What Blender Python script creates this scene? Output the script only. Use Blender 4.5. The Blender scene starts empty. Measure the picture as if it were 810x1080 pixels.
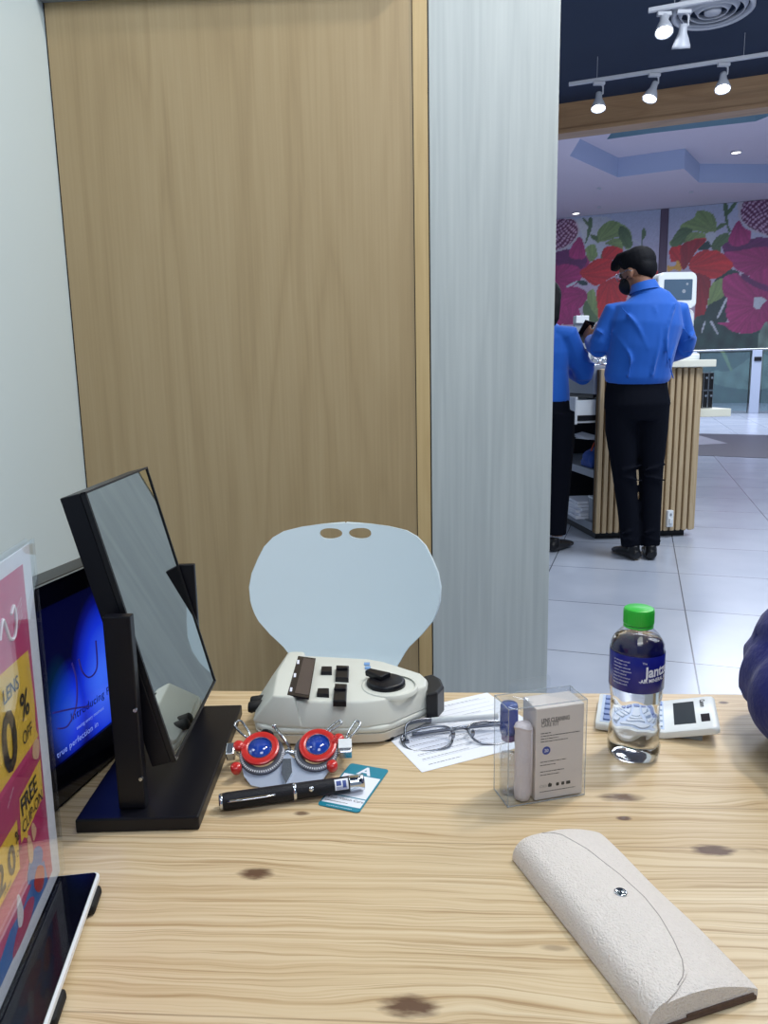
import bpy, bmesh, math, random
import numpy as np
from mathutils import Vector, Matrix, Euler
random.seed(4)
S = bpy.context.scene
COL = S.collection
PI = math.pi
def R(d): return math.radians(d)

# ------------------------------------------------------------------ camera
EYE = 1.06
cam_d = bpy.data.cameras.new('camera'); cam = bpy.data.objects.new('camera', cam_d); COL.objects.link(cam)
cam_d.sensor_fit = 'VERTICAL'; cam_d.sensor_height = 24.0; cam_d.lens = 790/1080*24.0
cam_d.clip_start = 0.02; cam_d.clip_end = 200
CM = Matrix.Rotation(R(90-10.2), 3, 'X') @ Matrix.Rotation(R(-1.1), 3, 'Z')
cam.matrix_world = Matrix.Translation((0, 0, EYE)) @ CM.to_4x4()
S.camera = cam
def ray(x, y): return CM @ Vector(((x-405)/790, -(y-540)/790, -1))
def at(x, y, z):
    d = ray(x, y); return Vector((0, 0, EYE)) + d*((z-EYE)/d.z)
def atY(x, y, Y):
    d = ray(x, y); return Vector((0, 0, EYE)) + d*(Y/d.y)

# ------------------------------------------------------------------ view, world, area lights
S.view_settings.view_transform = 'Standard'; S.view_settings.look = 'None'
S.view_settings.gamma = 1; S.view_settings.use_curve_mapping = False
S.view_settings.exposure = -0.33
W = bpy.data.worlds.new('world'); S.world = W; W.use_nodes = True
W.node_tree.nodes['Background'].inputs[0].default_value = (0.62, 0.78, 1.0, 1)
W.node_tree.nodes['Background'].inputs[1].default_value = 0.40
def area(name, loc, target, size, power, col, size_y=None, spread=180):
    l = bpy.data.lights.new(name, 'AREA'); l.energy = power; l.color = col; l.size = size
    if size_y: l.shape = 'RECTANGLE'; l.size_y = size_y
    l.spread = R(spread)
    o = bpy.data.objects.new(name, l); COL.objects.link(o); o.location = loc
    o.rotation_euler = (Vector(target)-Vector(loc)).to_track_quat('-Z', 'Y').to_euler()
    return o
area('desk_light', (1.15, 1.35, 2.9), (0.1, 0.75, 0.7), 0.20, 31, (1.0, 0.95, 0.86))
area('left_wall_fill', (0.55, 0.75, 2.7), (-0.75, 1.5, 1.1), 0.5, 17, (0.9, 0.97, 1.0))  # fill placed and aimed to brighten the left wall, no fitting modelled
area('customer_light', (0.3, -0.9, 2.9), (0.2, 0.9, 0.7), 1.0, 27, (0.82, 0.90, 1.0))
area('counter_light', (2.0, 3.4, 3.2), (1.8, 4.6, 0.8), 0.9, 60, (0.86, 0.93, 1.0))
area('poster_fill', (3.2, 3.2, 3.2), (3.0, 3.2, 0), 1.6, 72, (0.80, 0.88, 1.0))  # added fill from the right, lifts the dim sale poster
area('mall_light', (7.0, 15.5, 6.0), (7.0, 15.5, 0), 6.0, 1150, (0.80, 0.86, 1.0))

# ------------------------------------------------------------------ helpers
def tag(o, label=None, cat=None, group=None, kind=None):
    if label: o['label'] = label
    if cat: o['category'] = cat
    if group: o['group'] = group
    if kind: o['kind'] = kind
    return o
def thing(name, label, cat, loc=(0, 0, 0), rz=0, group=None):
    o = bpy.data.objects.new(name, None); COL.objects.link(o); o.empty_display_size = 0.05
    o.location = loc; o.rotation_euler = (0, 0, rz)
    return tag(o, label, cat, group)
def obj(name, bm, mat, parent=None, smooth=False, label=None):
    me = bpy.data.meshes.new(name)
    bmesh.ops.recalc_face_normals(bm, faces=bm.faces)
    bm.to_mesh(me); bm.free()
    mats = mat if isinstance(mat, (list, tuple)) else [mat]
    for m in mats: me.materials.append(m)
    if smooth: me.polygons.foreach_set('use_smooth', [True]*len(me.polygons)); 
    o = bpy.data.objects.new(name, me); COL.objects.link(o)
    if parent: o.parent = parent
    if label: o['label'] = label
    return o
def struct(name, bm, mat): return tag(obj(name, bm, mat), kind='structure')
def sharp(o, ang=35):
    me = o.data
    b = bmesh.new(); b.from_mesh(me)
    for e in b.edges:
        e.smooth = not (len(e.link_faces) == 2 and e.calc_face_angle(0) > R(ang))
    for f in b.faces: f.smooth = True
    b.to_mesh(me); b.free(); return o
def bake(o):
    dg = bpy.context.evaluated_depsgraph_get(); dg.update()
    me = bpy.data.meshes.new_from_object(o.evaluated_get(dg))
    o.modifiers.clear(); old = o.data; o.data = me; return o
def BM(): return bmesh.new()
def box(bm, c, s, bev=0, rot=None, seg=2, mi=0):
    """box of size s centred on c"""
    M = Matrix.Translation(c) @ (rot.to_4x4() if rot is not None else Matrix()) @ Matrix.Diagonal((*s, 1))
    r = bmesh.ops.create_cube(bm, size=1, matrix=M)
    vs = r['verts']; fs = {f for v in vs for f in v.link_faces}
    for f in fs: f.material_index = mi
    if bev:
        es = list({e for v in vs for e in v.link_edges})
        bmesh.ops.bevel(bm, geom=es, offset=bev, segments=seg, affect='EDGES', profile=0.5, clamp_overlap=True, material=mi)
def bx(bm, x0, x1, y0, y1, z0, z1, bev=0, mi=0, seg=2):
    box(bm, ((x0+x1)/2, (y0+y1)/2, (z0+z1)/2), (abs(x1-x0), abs(y1-y0), abs(z1-z0)), bev, mi=mi, seg=seg)
def ring_frame(d):
    d = d.normalized(); up = Vector((0, 0, 1)) if abs(d.z) < 0.95 else Vector((0, 1, 0))
    a = d.cross(up).normalized(); b = a.cross(d).normalized(); return a, b
def tube(bm, pts, rad, seg=12, cap=True, mi=0, up=None):
    """tube along pts, rad: number, or list of number/(rx,ry)"""
    pts = [Vector(p) for p in pts]; n = len(pts)
    if not isinstance(rad, (list,)): rad = [rad]*n
    rings = []; a0 = None
    for i, p in enumerate(pts):
        d = (pts[min(i+1, n-1)] - pts[max(i-1, 0)])
        if d.length < 1e-9: d = Vector((0, 0, 1))
        d.normalize()
        if a0 is None:
            if up is not None: b = Vector(up); a = d.cross(b).normalized(); b = a.cross(d).normalized()
            else: a, b = ring_frame(d)
        else:
            a = (a0 - d*a0.dot(d)).normalized(); b = a.cross(d).normalized()
        a0 = a
        r = rad[i]; rx, ry = r if isinstance(r, (tuple, list)) else (r, r)
        rings.append([bm.verts.new(p + a*math.cos(2*PI*k/seg)*rx + b*math.sin(2*PI*k/seg)*ry) for k in range(seg)])
    for i in range(n-1):
        for k in range(seg):
            f = bm.faces.new((rings[i][k], rings[i][(k+1) % seg], rings[i+1][(k+1) % seg], rings[i+1][k])); f.material_index = mi
    if cap:
        for r_ in (rings[0], rings[-1]):
            f = bm.faces.new(r_); f.material_index = mi
    return rings
def lathe(bm, prof, c=(0, 0, 0), seg=32, mi=0, M=None, cap=True):
    """prof: (r, z) list, around z through c"""
    rings = []
    for r, z in prof:
        rings.append([bm.verts.new(((M or Matrix()) @ Vector((r*math.cos(2*PI*k/seg), r*math.sin(2*PI*k/seg), z))) + Vector(c)) for k in range(seg)])
    for i in range(len(rings)-1):
        for k in range(seg):
            f = bm.faces.new((rings[i][k], rings[i][(k+1) % seg], rings[i+1][(k+1) % seg], rings[i+1][k])); f.material_index = mi
    if cap:
        for r_, q in ((rings[0], prof[0]), (rings[-1], prof[-1])):
            if q[0] > 1e-6: f = bm.faces.new(r_); f.material_index = mi
    bmesh.ops.remove_doubles(bm, verts=[v for r_ in (rings[0], rings[-1]) for v in r_], dist=1e-6)
def prism(bm, pts, z0, z1, mi=0, M=None, bev=0, top=None):
    """extrude a 2-D outline from z0 to z1 (z1 may be a function of (x,y))"""
    M = M or Matrix()
    z1f = z1 if callable(z1) else (lambda x, y: z1)
    z0f = z0 if callable(z0) else (lambda x, y: z0)
    lo = [bm.verts.new(M @ Vector((x, y, z0f(x, y)))) for x, y in pts]
    tp = top or pts
    hi = [bm.verts.new(M @ Vector((x, y, z1f(x, y)))) for x, y in tp]
    n = len(pts); fs = [bm.faces.new(lo[::-1]), bm.faces.new(hi)]
    for i in range(n): fs.append(bm.faces.new((lo[i], lo[(i+1) % n], hi[(i+1) % n], hi[i])))
    for f in fs: f.material_index = mi
    if bev:
        es = list({e for v in hi for e in v.link_edges if e.other_vert(v) in hi})
        bmesh.ops.bevel(bm, geom=es, offset=bev, segments=3, affect='EDGES', profile=0.5, clamp_overlap=True)
def rrect(x0, x1, y0, y1, r, n=5):
    out = []
    for cx, cy, a in ((x1-r, y1-r, 0), (x0+r, y1-r, 90), (x0+r, y0+r, 180), (x1-r, y0+r, 270)):
        for k in range(n+1):
            t = R(a+90*k/n); out.append((cx+r*math.cos(t), cy+r*math.sin(t)))
    return out
def circ(cx, cy, r, n=24, ry=None): return [(cx+r*math.cos(2*PI*k/n), cy+(ry or r)*math.sin(2*PI*k/n)) for k in range(n)]
def spline(P, n=8, closed=True):
    """Catmull-Rom through 2-D/3-D points"""
    out = []; m = len(P)
    rng = range(m) if closed else range(m-1)
    for i in rng:
        if closed: p0, p1, p2, p3 = (P[(i+j-1) % m] for j in range(4))
        else: p0, p1, p2, p3 = (P[min(max(i+j-1, 0), m-1)] for j in range(4))
        for k in range(n):
            t = k/n
            out.append(tuple(0.5*((2*b)+(-a+c)*t+(2*a-5*b+4*c-d)*t*t+(-a+3*b-3*c+d)*t**3) for a, b, c, d in zip(p0, p1, p2, p3)))
    if not closed: out.append(tuple(P[-1]))
    return out
def basis(o, xa, ya):
    xa = Vector(xa).normalized(); ya = Vector(ya); za = xa.cross(ya).normalized(); ya = za.cross(xa)
    M = Matrix((xa, ya, za)).transposed().to_4x4(); M.translation = Vector(o); return M
def flat(bm, pts, z=0, M=None, mi=0, th=0.0002):
    prism(bm, pts, z, z+th, mi=mi, M=M)
def text_bm(bm, s, size, M, align='LEFT', mi=0, bold=0.0, th=0.0, space=1.0, xs=1.0, warp=None, res=3):
    cu = bpy.data.curves.new('txt', 'FONT'); cu.body = s; cu.size = size; cu.align_x = align; cu.resolution_u = res
    cu.offset = bold*size; cu.extrude = th; cu.space_character = space
    o = bpy.data.objects.new('txt', cu); COL.objects.link(o)
    dg = bpy.context.evaluated_depsgraph_get(); dg.update()
    me = bpy.data.meshes.new_from_object(o.evaluated_get(dg))
    b2 = bmesh.new(); b2.from_mesh(me)
    bpy.data.objects.remove(o); bpy.data.curves.remove(cu)
    vm = {}
    for v in b2.verts:
        p = Vector((v.co.x*xs, v.co.y, v.co.z))
        vm[v.index] = bm.verts.new(warp(p) if warp else (M @ p))
    for f in b2.faces:
        try: nf = bm.faces.new([vm[v.index] for v in f.verts]); nf.material_index = mi
        except ValueError: pass
    b2.free(); bpy.data.meshes.remove(me)
def scribble(bm, x, y, w, M, h=0.0006, mi=0, z=0.0003, seed=0):
    """a line of unreadably small print: short dashes"""
    rr = random.Random(seed); cx = x
    while cx < x+w:
        l = rr.uniform(0.8, 2.6)*h*2; l = min(l, x+w-cx)
        flat(bm, [(cx, y), (cx+l, y), (cx+l, y+h), (cx, y+h)], z, M, mi, th=0.00005); cx += l+h*0.9

# ------------------------------------------------------------------ materials
def nt(m):
    m.use_nodes = True; t = m.node_tree; return t, t.nodes, t.links
def srgb(r, g, b):
    f = lambda c: (c/255/12.92) if c/255 <= 0.04045 else ((c/255+0.055)/1.055)**2.4
    return (f(r), f(g), f(b), 1)
MATS = {}
def mat(name, rgb, rough=0.5, metal=0.0, spec=0.5, noise=0.0, nscale=20, bump=0.0, bscale=200, coat=0.0, emit=0, trans=0.0, ior=1.45, alpha=1.0, sheen=0):
    m = bpy.data.materials.new(name); t, N, L = nt(m); p = N['Principled BSDF']
    c = srgb(*rgb); p.inputs['Base Color'].default_value = c
    p.inputs['Roughness'].default_value = rough; p.inputs['Metallic'].default_value = metal
    p.inputs['Specular IOR Level'].default_value = spec; p.inputs['Coat Weight'].default_value = coat
    p.inputs['Transmission Weight'].default_value = trans; p.inputs['IOR'].default_value = ior
    p.inputs['Alpha'].default_value = alpha; p.inputs['Sheen Weight'].default_value = sheen
    if emit: p.inputs['Emission Color'].default_value = c; p.inputs['Emission Strength'].default_value = emit
    tc = N.new('ShaderNodeTexCoord')
    nz = N.new('ShaderNodeTexNoise'); nz.inputs['Scale'].default_value = nscale; nz.inputs['Detail'].default_value = 4
    L.new(tc.outputs['Object'], nz.inputs['Vector'])
    mx = N.new('ShaderNodeMix'); mx.data_type = 'RGBA'; mx.blend_type = 'MULTIPLY'
    mx.inputs[6].default_value = c; k = noise or 0.03
    rp = N.new('ShaderNodeMapRange'); rp.inputs[3].default_value = 1-k; rp.inputs[4].default_value = 1+k
    L.new(nz.outputs['Fac'], rp.inputs[0]); mx.inputs[0].default_value = 1
    L.new(rp.outputs[0], mx.inputs[7]); L.new(mx.outputs[2], p.inputs['Base Color'])
    if bump:
        nb = N.new('ShaderNodeTexNoise'); nb.inputs['Scale'].default_value = bscale; nb.inputs['Detail'].default_value = 3
        L.new(tc.outputs['Object'], nb.inputs['Vector'])
        b = N.new('ShaderNodeBump'); b.inputs['Strength'].default_value = bump; b.inputs['Distance'].default_value = 0.002
        L.new(nb.outputs['Fac'], b.inputs['Height']); L.new(b.outputs[0], p.inputs['Normal'])
    MATS[name] = m; return m
def clear(name, tint=(1, 1, 1), gloss=0.06, rough=0.03, amount=1.0, haze=0.0, hazecol=(0.8, 0.85, 0.9, 1)):
    """thin clear plastic / glass sheet: transparent with a fresnel gloss"""
    m = bpy.data.materials.new(name); t, N, L = nt(m); N.clear()
    out = N.new('ShaderNodeOutputMaterial'); tr = N.new('ShaderNodeBsdfTransparent'); tr.inputs[0].default_value = (*tint, 1)
    gl = N.new('ShaderNodeBsdfGlossy'); gl.inputs['Roughness'].default_value = rough
    fr = N.new('ShaderNodeLayerWeight'); fr.inputs[0].default_value = 0.5
    p5 = N.new('ShaderNodeMath'); p5.operation = 'POWER'; p5.inputs[1].default_value = 4.0; L.new(fr.outputs['Facing'], p5.inputs[0])
    ad = N.new('ShaderNodeMath'); ad.operation = 'MULTIPLY_ADD'; ad.inputs[1].default_value = 0.85*amount; ad.inputs[2].default_value = gloss*0.7*amount; ad.use_clamp = True
    L.new(p5.outputs[0], ad.inputs[0])
    mx = N.new('ShaderNodeMixShader'); L.new(ad.outputs[0], mx.inputs[0]); L.new(tr.outputs[0], mx.inputs[1]); L.new(gl.outputs[0], mx.inputs[2])
    last = mx
    if haze:
        df = N.new('ShaderNodeBsdfDiffuse'); df.inputs[0].default_value = hazecol
        m2 = N.new('ShaderNodeMixShader'); m2.inputs[0].default_value = haze
        L.new(mx.outputs[0], m2.inputs[1]); L.new(df.outputs[0], m2.inputs[2]); last = m2
    L.new(last.outputs[0], out.inputs[0]); return m
def ramp(N, stops, interp='LINEAR'):
    r = N.new('ShaderNodeValToRGB'); r.color_ramp.interpolation = interp
    e = r.color_ramp.elements
    while len(e) < len(stops): e.new(0.5)
    for q, (pos, c) in zip(e, stops): q.position = pos; q.color = c
    return r
def math_n(N, L, op, a, b=None, c=None, clamp=False):
    n = N.new('ShaderNodeMath'); n.operation = op; n.use_clamp = clamp
    for i, v in enumerate((a, b, c)):
        if v is None: continue
        if isinstance(v, (int, float)): n.inputs[i].default_value = v
        else: L.new(v, n.inputs[i])
    return n.outputs[0]

def pine(name, knots, seams):
    """knotty pine boards, grain along local x; knots (x, y, rx, ry, darkness); seams = y positions of board joints"""
    m = bpy.data.materials.new(name); t, N, L = nt(m); p = N['Principled BSDF']
    tc = N.new('ShaderNodeTexCoord'); sp = N.new('ShaderNodeSeparateXYZ'); L.new(tc.outputs['Object'], sp.inputs[0])
    X, Y = sp.outputs[0], sp.outputs[1]
    # slow wander of the grain
    mp = N.new('ShaderNodeMapping'); mp.inputs['Scale'].default_value = (4.5, 16, 1); L.new(tc.outputs['Object'], mp.inputs[0])
    n1 = N.new('ShaderNodeTexNoise'); n1.inputs['Scale'].default_value = 1; n1.inputs['Detail'].default_value = 3; L.new(mp.outputs[0], n1.inputs['Vector'])
    y = math_n(N, L, 'MULTIPLY_ADD', n1.outputs['Fac'], 0.034, Y)
    nk = N.new('ShaderNodeTexNoise'); nk.inputs['Scale'].default_value = 110; nk.inputs['Detail'].default_value = 4; mpk = N.new('ShaderNodeMapping'); mpk.inputs['Rotation'].default_value = (0, 0, 0.5); mpk.inputs['Scale'].default_value = (0.6, 2.2, 1); L.new(tc.outputs['Object'], mpk.inputs[0]); L.new(mpk.outputs[0], nk.inputs['Vector'])
    dark = None
    for kx, ky, rx, ry, dk in knots:
        dx = math_n(N, L, 'SUBTRACT', X, kx); dy = math_n(N, L, 'SUBTRACT', Y, ky)
        ax = math_n(N, L, 'DIVIDE', dx, rx); ay = math_n(N, L, 'DIVIDE', dy, ry)
        q = math_n(N, L, 'ADD', math_n(N, L, 'MULTIPLY', ax, ax), math_n(N, L, 'MULTIPLY', ay, ay)); q = math_n(N, L, 'MULTIPLY_ADD', nk.outputs['Fac'], 1.5, math_n(N, L, 'SUBTRACT', q, 0.85))
        # bend the grain round the knot
        bx_ = math_n(N, L, 'DIVIDE', dx, rx*3.4); q2 = math_n(N, L, 'ADD', math_n(N, L, 'MULTIPLY', bx_, bx_), math_n(N, L, 'MULTIPLY', math_n(N, L, 'DIVIDE', dy, ry*2.2), math_n(N, L, 'DIVIDE', dy, ry*2.2)))
        g = math_n(N, L, 'DIVIDE', 1.0, math_n(N, L, 'ADD', q2, 1.0))
        s = math_n(N, L, 'MULTIPLY', g, math_n(N, L, 'MULTIPLY', dy, -0.80))
        y = math_n(N, L, 'ADD', y, s)
        k = math_n(N, L, 'MULTIPLY', math_n(N, L, 'SUBTRACT', 1.25, math_n(N, L, 'MULTIPLY_ADD', n1.outputs['Fac'], 0.4, q), None, True), dk, None, True)
        dark = k if dark is None else math_n(N, L, 'MAXIMUM', dark, k)
    cb = N.new('ShaderNodeCombineXYZ'); L.new(math_n(N, L, 'MULTIPLY', X, 1.3), cb.inputs[0]); L.new(math_n(N, L, 'MULTIPLY', y, 190), cb.inputs[1])
    g1 = N.new('ShaderNodeTexNoise'); g1.inputs['Scale'].default_value = 1; g1.inputs['Detail'].default_value = 4; g1.inputs['Roughness'].default_value = 0.6
    L.new(cb.outputs[0], g1.inputs['Vector'])
    cb2 = N.new('ShaderNodeCombineXYZ'); L.new(math_n(N, L, 'MULTIPLY', X, 6), cb2.inputs[0]); L.new(math_n(N, L, 'MULTIPLY', y, 640), cb2.inputs[1])
    g2 = N.new('ShaderNodeTexNoise'); g2.inputs['Scale'].default_value = 1; g2.inputs['Detail'].default_value = 2; L.new(cb2.outputs[0], g2.inputs['Vector'])
    r1 = ramp(N, [(0.30, srgb(184, 154, 114)), (0.42, srgb(203, 177, 138)), (0.52, srgb(217, 194, 157)), (0.7, srgb(225, 206, 173))])
    L.new(g1.outputs['Fac'], r1.inputs[0])
    r2 = ramp(N, [(0.34, (0.70, 0.62, 0.53, 1)), (0.46, (1, 1, 1, 1)), (0.7, (1.0, 1.0, 1.0, 1))]); L.new(g2.outputs['Fac'], r2.inputs[0])
    mx = N.new('ShaderNodeMix'); mx.data_type = 'RGBA'; mx.blend_type = 'MULTIPLY'; mx.inputs[0].default_value = 0.85
    L.new(r1.outputs[0], mx.inputs[6]); L.new(r2.outputs[0], mx.inputs[7])
    last = mx.outputs[2]
    # board to board tint and joint lines
    for i, sy in enumerate(seams):
        d = math_n(N, L, 'ABSOLUTE', math_n(N, L, 'SUBTRACT', Y, sy))
        f = math_n(N, L, 'MULTIPLY', math_n(N, L, 'LESS_THAN', d, 0.0006), 0.45)
        mm = N.new('ShaderNodeMix'); mm.data_type = 'RGBA'; mm.inputs[7].default_value = srgb(120, 88, 56); L.new(f, mm.inputs[0]); L.new(last, mm.inputs[6]); last = mm.outputs[2]
        st = math_n(N, L, 'MULTIPLY', math_n(N, L, 'GREATER_THAN', Y, sy), 0.10 if i % 2 else 0.0)
        mm = N.new('ShaderNodeMix'); mm.data_type = 'RGBA'; mm.inputs[7].default_value = srgb(196, 158, 112); L.new(st, mm.inputs[0]); L.new(last, mm.inputs[6]); last = mm.outputs[2]
    if dark is not None:
        rk = ramp(N, [(0.0, (0, 0, 0, 1)), (0.25, (0.25, 0.25, 0.25, 1)), (0.8, (0.95, 0.95, 0.95, 1))]); L.new(dark, rk.inputs[0])
        mm = N.new('ShaderNodeMix'); mm.data_type = 'RGBA'; mm.inputs[7].default_value = srgb(92, 62, 44); L.new(rk.outputs[0], mm.inputs[0]); L.new(last, mm.inputs[6]); last = mm.outputs[2]
    L.new(last, p.inputs['Base Color']); p.inputs['Roughness'].default_value = 0.38; p.inputs['Coat Weight'].default_value = 0.15; p.inputs['Coat Roughness'].default_value = 0.25
    return m
def veneer(name, c0, c1, c2, sx=5, sz=0.55, fine=140, contrast=0.5, rough=0.45, axis='Z', cathedral=True):
    """vertical-grain veneer"""
    m = bpy.data.materials.new(name); t, N, L = nt(m); p = N['Principled BSDF']
    tc = N.new('ShaderNodeTexCoord'); mp = N.new('ShaderNodeMapping'); L.new(tc.outputs['Object'], mp.inputs[0])
    mp.inputs['Scale'].default_value = (sx, sx, sz) if axis == 'Z' else (sz, sx, sx)
    n1 = N.new('ShaderNodeTexNoise'); n1.inputs['Scale'].default_value = 1.4; n1.inputs['Detail'].default_value = 2; n1.inputs['Distortion'].default_value = 0.6; L.new(mp.outputs[0], n1.inputs['Vector'])
    band = math_n(N, L, 'PINGPONG', math_n(N, L, 'MULTIPLY', n1.outputs['Fac'], 11.0), 1.0)
    band = math_n(N, L, 'POWER', band, 2.0)
    mp2 = N.new('ShaderNodeMapping'); L.new(tc.outputs['Object'], mp2.inputs[0]); mp2.inputs['Scale'].default_value = (fine, fine, 3) if axis == 'Z' else (3, fine, fine)
    n2 = N.new('ShaderNodeTexNoise'); n2.inputs['Scale'].default_value = 1; n2.inputs['Detail'].default_value = 3; L.new(mp2.outputs[0], n2.inputs['Vector'])
    f = math_n(N, L, 'ADD', math_n(N, L, 'MULTIPLY', band, contrast if cathedral else contrast*0.4), math_n(N, L, 'MULTIPLY', n2.outputs['Fac'], 0.62))
    r = ramp(N, [(0.1, srgb(*c0)), (0.42, srgb(*c1)), (0.9, srgb(*c2))]); L.new(f, r.inputs[0]); L.new(r.outputs[0], p.inputs['Base Color'])
    p.inputs['Roughness'].default_value = rough
    return m

m_white_wall = mat('white_laminate', (216, 230, 234), 0.30, noise=0.015, nscale=3)
m_panel = veneer('ash_veneer', (186, 162, 124), (177, 152, 113), (159, 134, 97), sx=4.2, sz=0.36, contrast=0.26)
m_strip = veneer('oak_edge_strip', (212, 184, 134), (200, 170, 120), (182, 150, 100), sx=10, sz=1, cathedral=False)
m_pillar = veneer('limed_wood_laminate', (200, 205, 204), (186, 192, 192), (166, 173, 175), sx=9, sz=0.4, fine=110, contrast=0.16)
m_beam = veneer('beam_oak', (200, 160, 120), (178, 138, 100), (150, 112, 80), sx=3, sz=0.5, axis='X', cathedral=False)
m_slat = veneer('slat_oak', (206, 184, 150), (188, 164, 128), (160, 134, 100), sx=20, sz=1.2, cathedral=False)
m_slat_gap = mat('slat_backing', (120, 96, 66), 0.7)
m_ceiling = mat('dark_navy_ceiling', (46, 60, 84), 0.8)
m_black = mat('black_powder_coat', (14, 14, 22), 0.38, spec=0.4)
m_blackgloss = mat('black_gloss', (10, 11, 20), 0.08, coat=0.3)
m_blackplastic = mat('black_plastic', (24, 24, 28), 0.35)
m_rubber = mat('black_rubber', (16, 16, 18), 0.7)
m_mirror = mat('mirror_glass', (196, 201, 200), 0.02, metal=1.0)
m_mirror_bevel = mat('mirror_bevel_glass', (225, 232, 234), 0.05, metal=1.0)
m_metal = mat('brushed_steel', (190, 194, 200), 0.25, metal=1.0)
m_chrome = mat('chrome', (220, 224, 230), 0.10, metal=1.0)
m_offwhite = mat('warm_white_plastic', (218, 219, 210), 0.35, noise=0.01)
m_cream = mat('cream_plastic_base', (222, 216, 204), 0.4)
m_whiteplastic = mat('white_plastic', (236, 240, 242), 0.32)
m_chair = mat('white_chair_shell', (222, 234, 240), 0.38, noise=0.01)
m_paper = mat('white_paper', (238, 241, 250), 0.7)
m_ink = mat('black_ink', (34, 34, 40), 0.6)
m_greyink = mat('grey_ink', (120, 122, 134), 0.7)
m_red = mat('red_anodised', (206, 44, 40), 0.28, coat=0.4)
m_teal = mat('teal_print', (34, 134, 158), 0.35)
m_lcd = mat('lcd_glass', (62, 68, 74), 0.12)
m_lcd_dark = mat('dark_lcd_glass', (40, 36, 40), 0.12)
m_green = mat('green_cap_plastic', (52, 190, 62), 0.35)
m_label_blue = mat('blue_bottle_label', (22, 28, 128), 0.25, noise=0.08, nscale=60)
m_white_ink = mat('white_ink', (236, 238, 250), 0.5)
m_leather = mat('white_pebbled_leather', (238, 229, 222), 0.48, bump=0.9, bscale=700, noise=0.05, nscale=300)
m_leather_edge = mat('worn_brown_edge', (96, 74, 62), 0.8, noise=0.3, nscale=300)
m_cloth_roll = mat('pale_microfibre_cloth', (222, 212, 214), 0.85, bump=0.5, bscale=900)
m_carton = mat('pale_grey_carton', (222, 212, 206), 0.55)
m_shirt = mat('royal_blue_shirt', (8, 90, 188), 0.75, noise=0.05, nscale=8, sheen=0.2)
m_trousers = mat('black_trousers', (12, 15, 25), 0.85, spec=0.12)
m_shoe = mat('black_shoe_leather', (16, 16, 20), 0.35)
m_skin = mat('brown_skin', (150, 106, 84), 0.55)
m_skin_light = mat('light_brown_skin', (186, 142, 116), 0.55)
m_hair = mat('black_hair', (14, 14, 20), 0.7, spec=0.2, bump=0.8, bscale=160)
m_navy = mat('navy_blue_fleece', (14, 22, 104), 0.85, bump=0.5, bscale=160, sheen=0.15)
m_wt_ivory = mat('ivory_worktop', (240, 238, 220), 0.35)
m_grey_lam = mat('grey_laminate', (150, 156, 166), 0.4)
m_dark_in = mat('dark_carcass', (40, 42, 50), 0.7)
m_glass_thin = clear('clear_acrylic', tint=(0.97, 0.985, 1.0))
m_pet = clear('clear_pet', tint=(0.97, 0.985, 1.0), rough=0.05, amount=1.1, haze=0.012)
m_rail_glass = clear('balustrade_glass', tint=(0.80, 0.90, 0.92), amount=1.0, haze=0.10, hazecol=(0.35, 0.5, 0.55, 1))

# ------------------------------------------------------------------ room shell
SH = 21.0                                     # the shop grid is turned this much against the desk
sd = Vector((math.cos(R(SH)), -math.sin(R(SH)), 0)); sn = Vector((math.sin(R(SH)), math.cos(R(SH)), 0))
def tile_mat():
    m = bpy.data.materials.new('glossy_floor_tiles'); t, N, L = nt(m); p = N['Principled BSDF']
    tc = N.new('ShaderNodeTexCoord'); sp = N.new('ShaderNodeSeparateXYZ'); L.new(tc.outputs['Object'], sp.inputs[0])
    T = 0.665; lines = []
    ids = []
    for o_, off in ((sp.outputs[0], 0.22), (sp.outputs[1], 2.84)):
        q = math_n(N, L, 'DIVIDE', math_n(N, L, 'SUBTRACT', o_, off-20*T), T)
        fr = math_n(N, L, 'FRACT', q); ids.append(math_n(N, L, 'FLOOR', q))
        lines.append(math_n(N, L, 'LESS_THAN', math_n(N, L, 'MINIMUM', fr, math_n(N, L, 'SUBTRACT', 1.0, fr)), 0.0042))
    g = math_n(N, L, 'MAXIMUM', *lines)
    cb = N.new('ShaderNodeCombineXYZ'); L.new(ids[0], cb.inputs[0]); L.new(ids[1], cb.inputs[1])
    wn = N.new('ShaderNodeTexWhiteNoise'); L.new(cb.outputs[0], wn.inputs['Vector'])
    nz = N.new('ShaderNodeTexNoise'); nz.inputs['Scale'].default_value = 2.5; nz.inputs['Detail'].default_value = 5; L.new(tc.outputs['Object'], nz.inputs['Vector'])
    f = math_n(N, L, 'MULTIPLY_ADD', wn.outputs['Value'], 0.25, nz.outputs['Fac'])
    r = ramp(N, [(0.3, srgb(176, 184, 201)), (0.9, srgb(198, 205, 219))]); L.new(f, r.inputs[0])
    mx = N.new('ShaderNodeMix'); mx.data_type = 'RGBA'; mx.inputs[7].default_value = srgb(96, 100, 112)
    L.new(g, mx.inputs[0]); L.new(r.outputs[0], mx.inputs[6]); L.new(mx.outputs[2], p.inputs['Base Color'])
    p.inputs['Roughness'].default_value = 0.22; p.inputs['Specular IOR Level'].default_value = 0.5
    return m
bm = BM(); bx(bm, -22, 34, -6, 46, -0.1, 0)
fl = struct('floor', bm, tile_mat()); fl.rotation_euler.z = -R(19)

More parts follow.
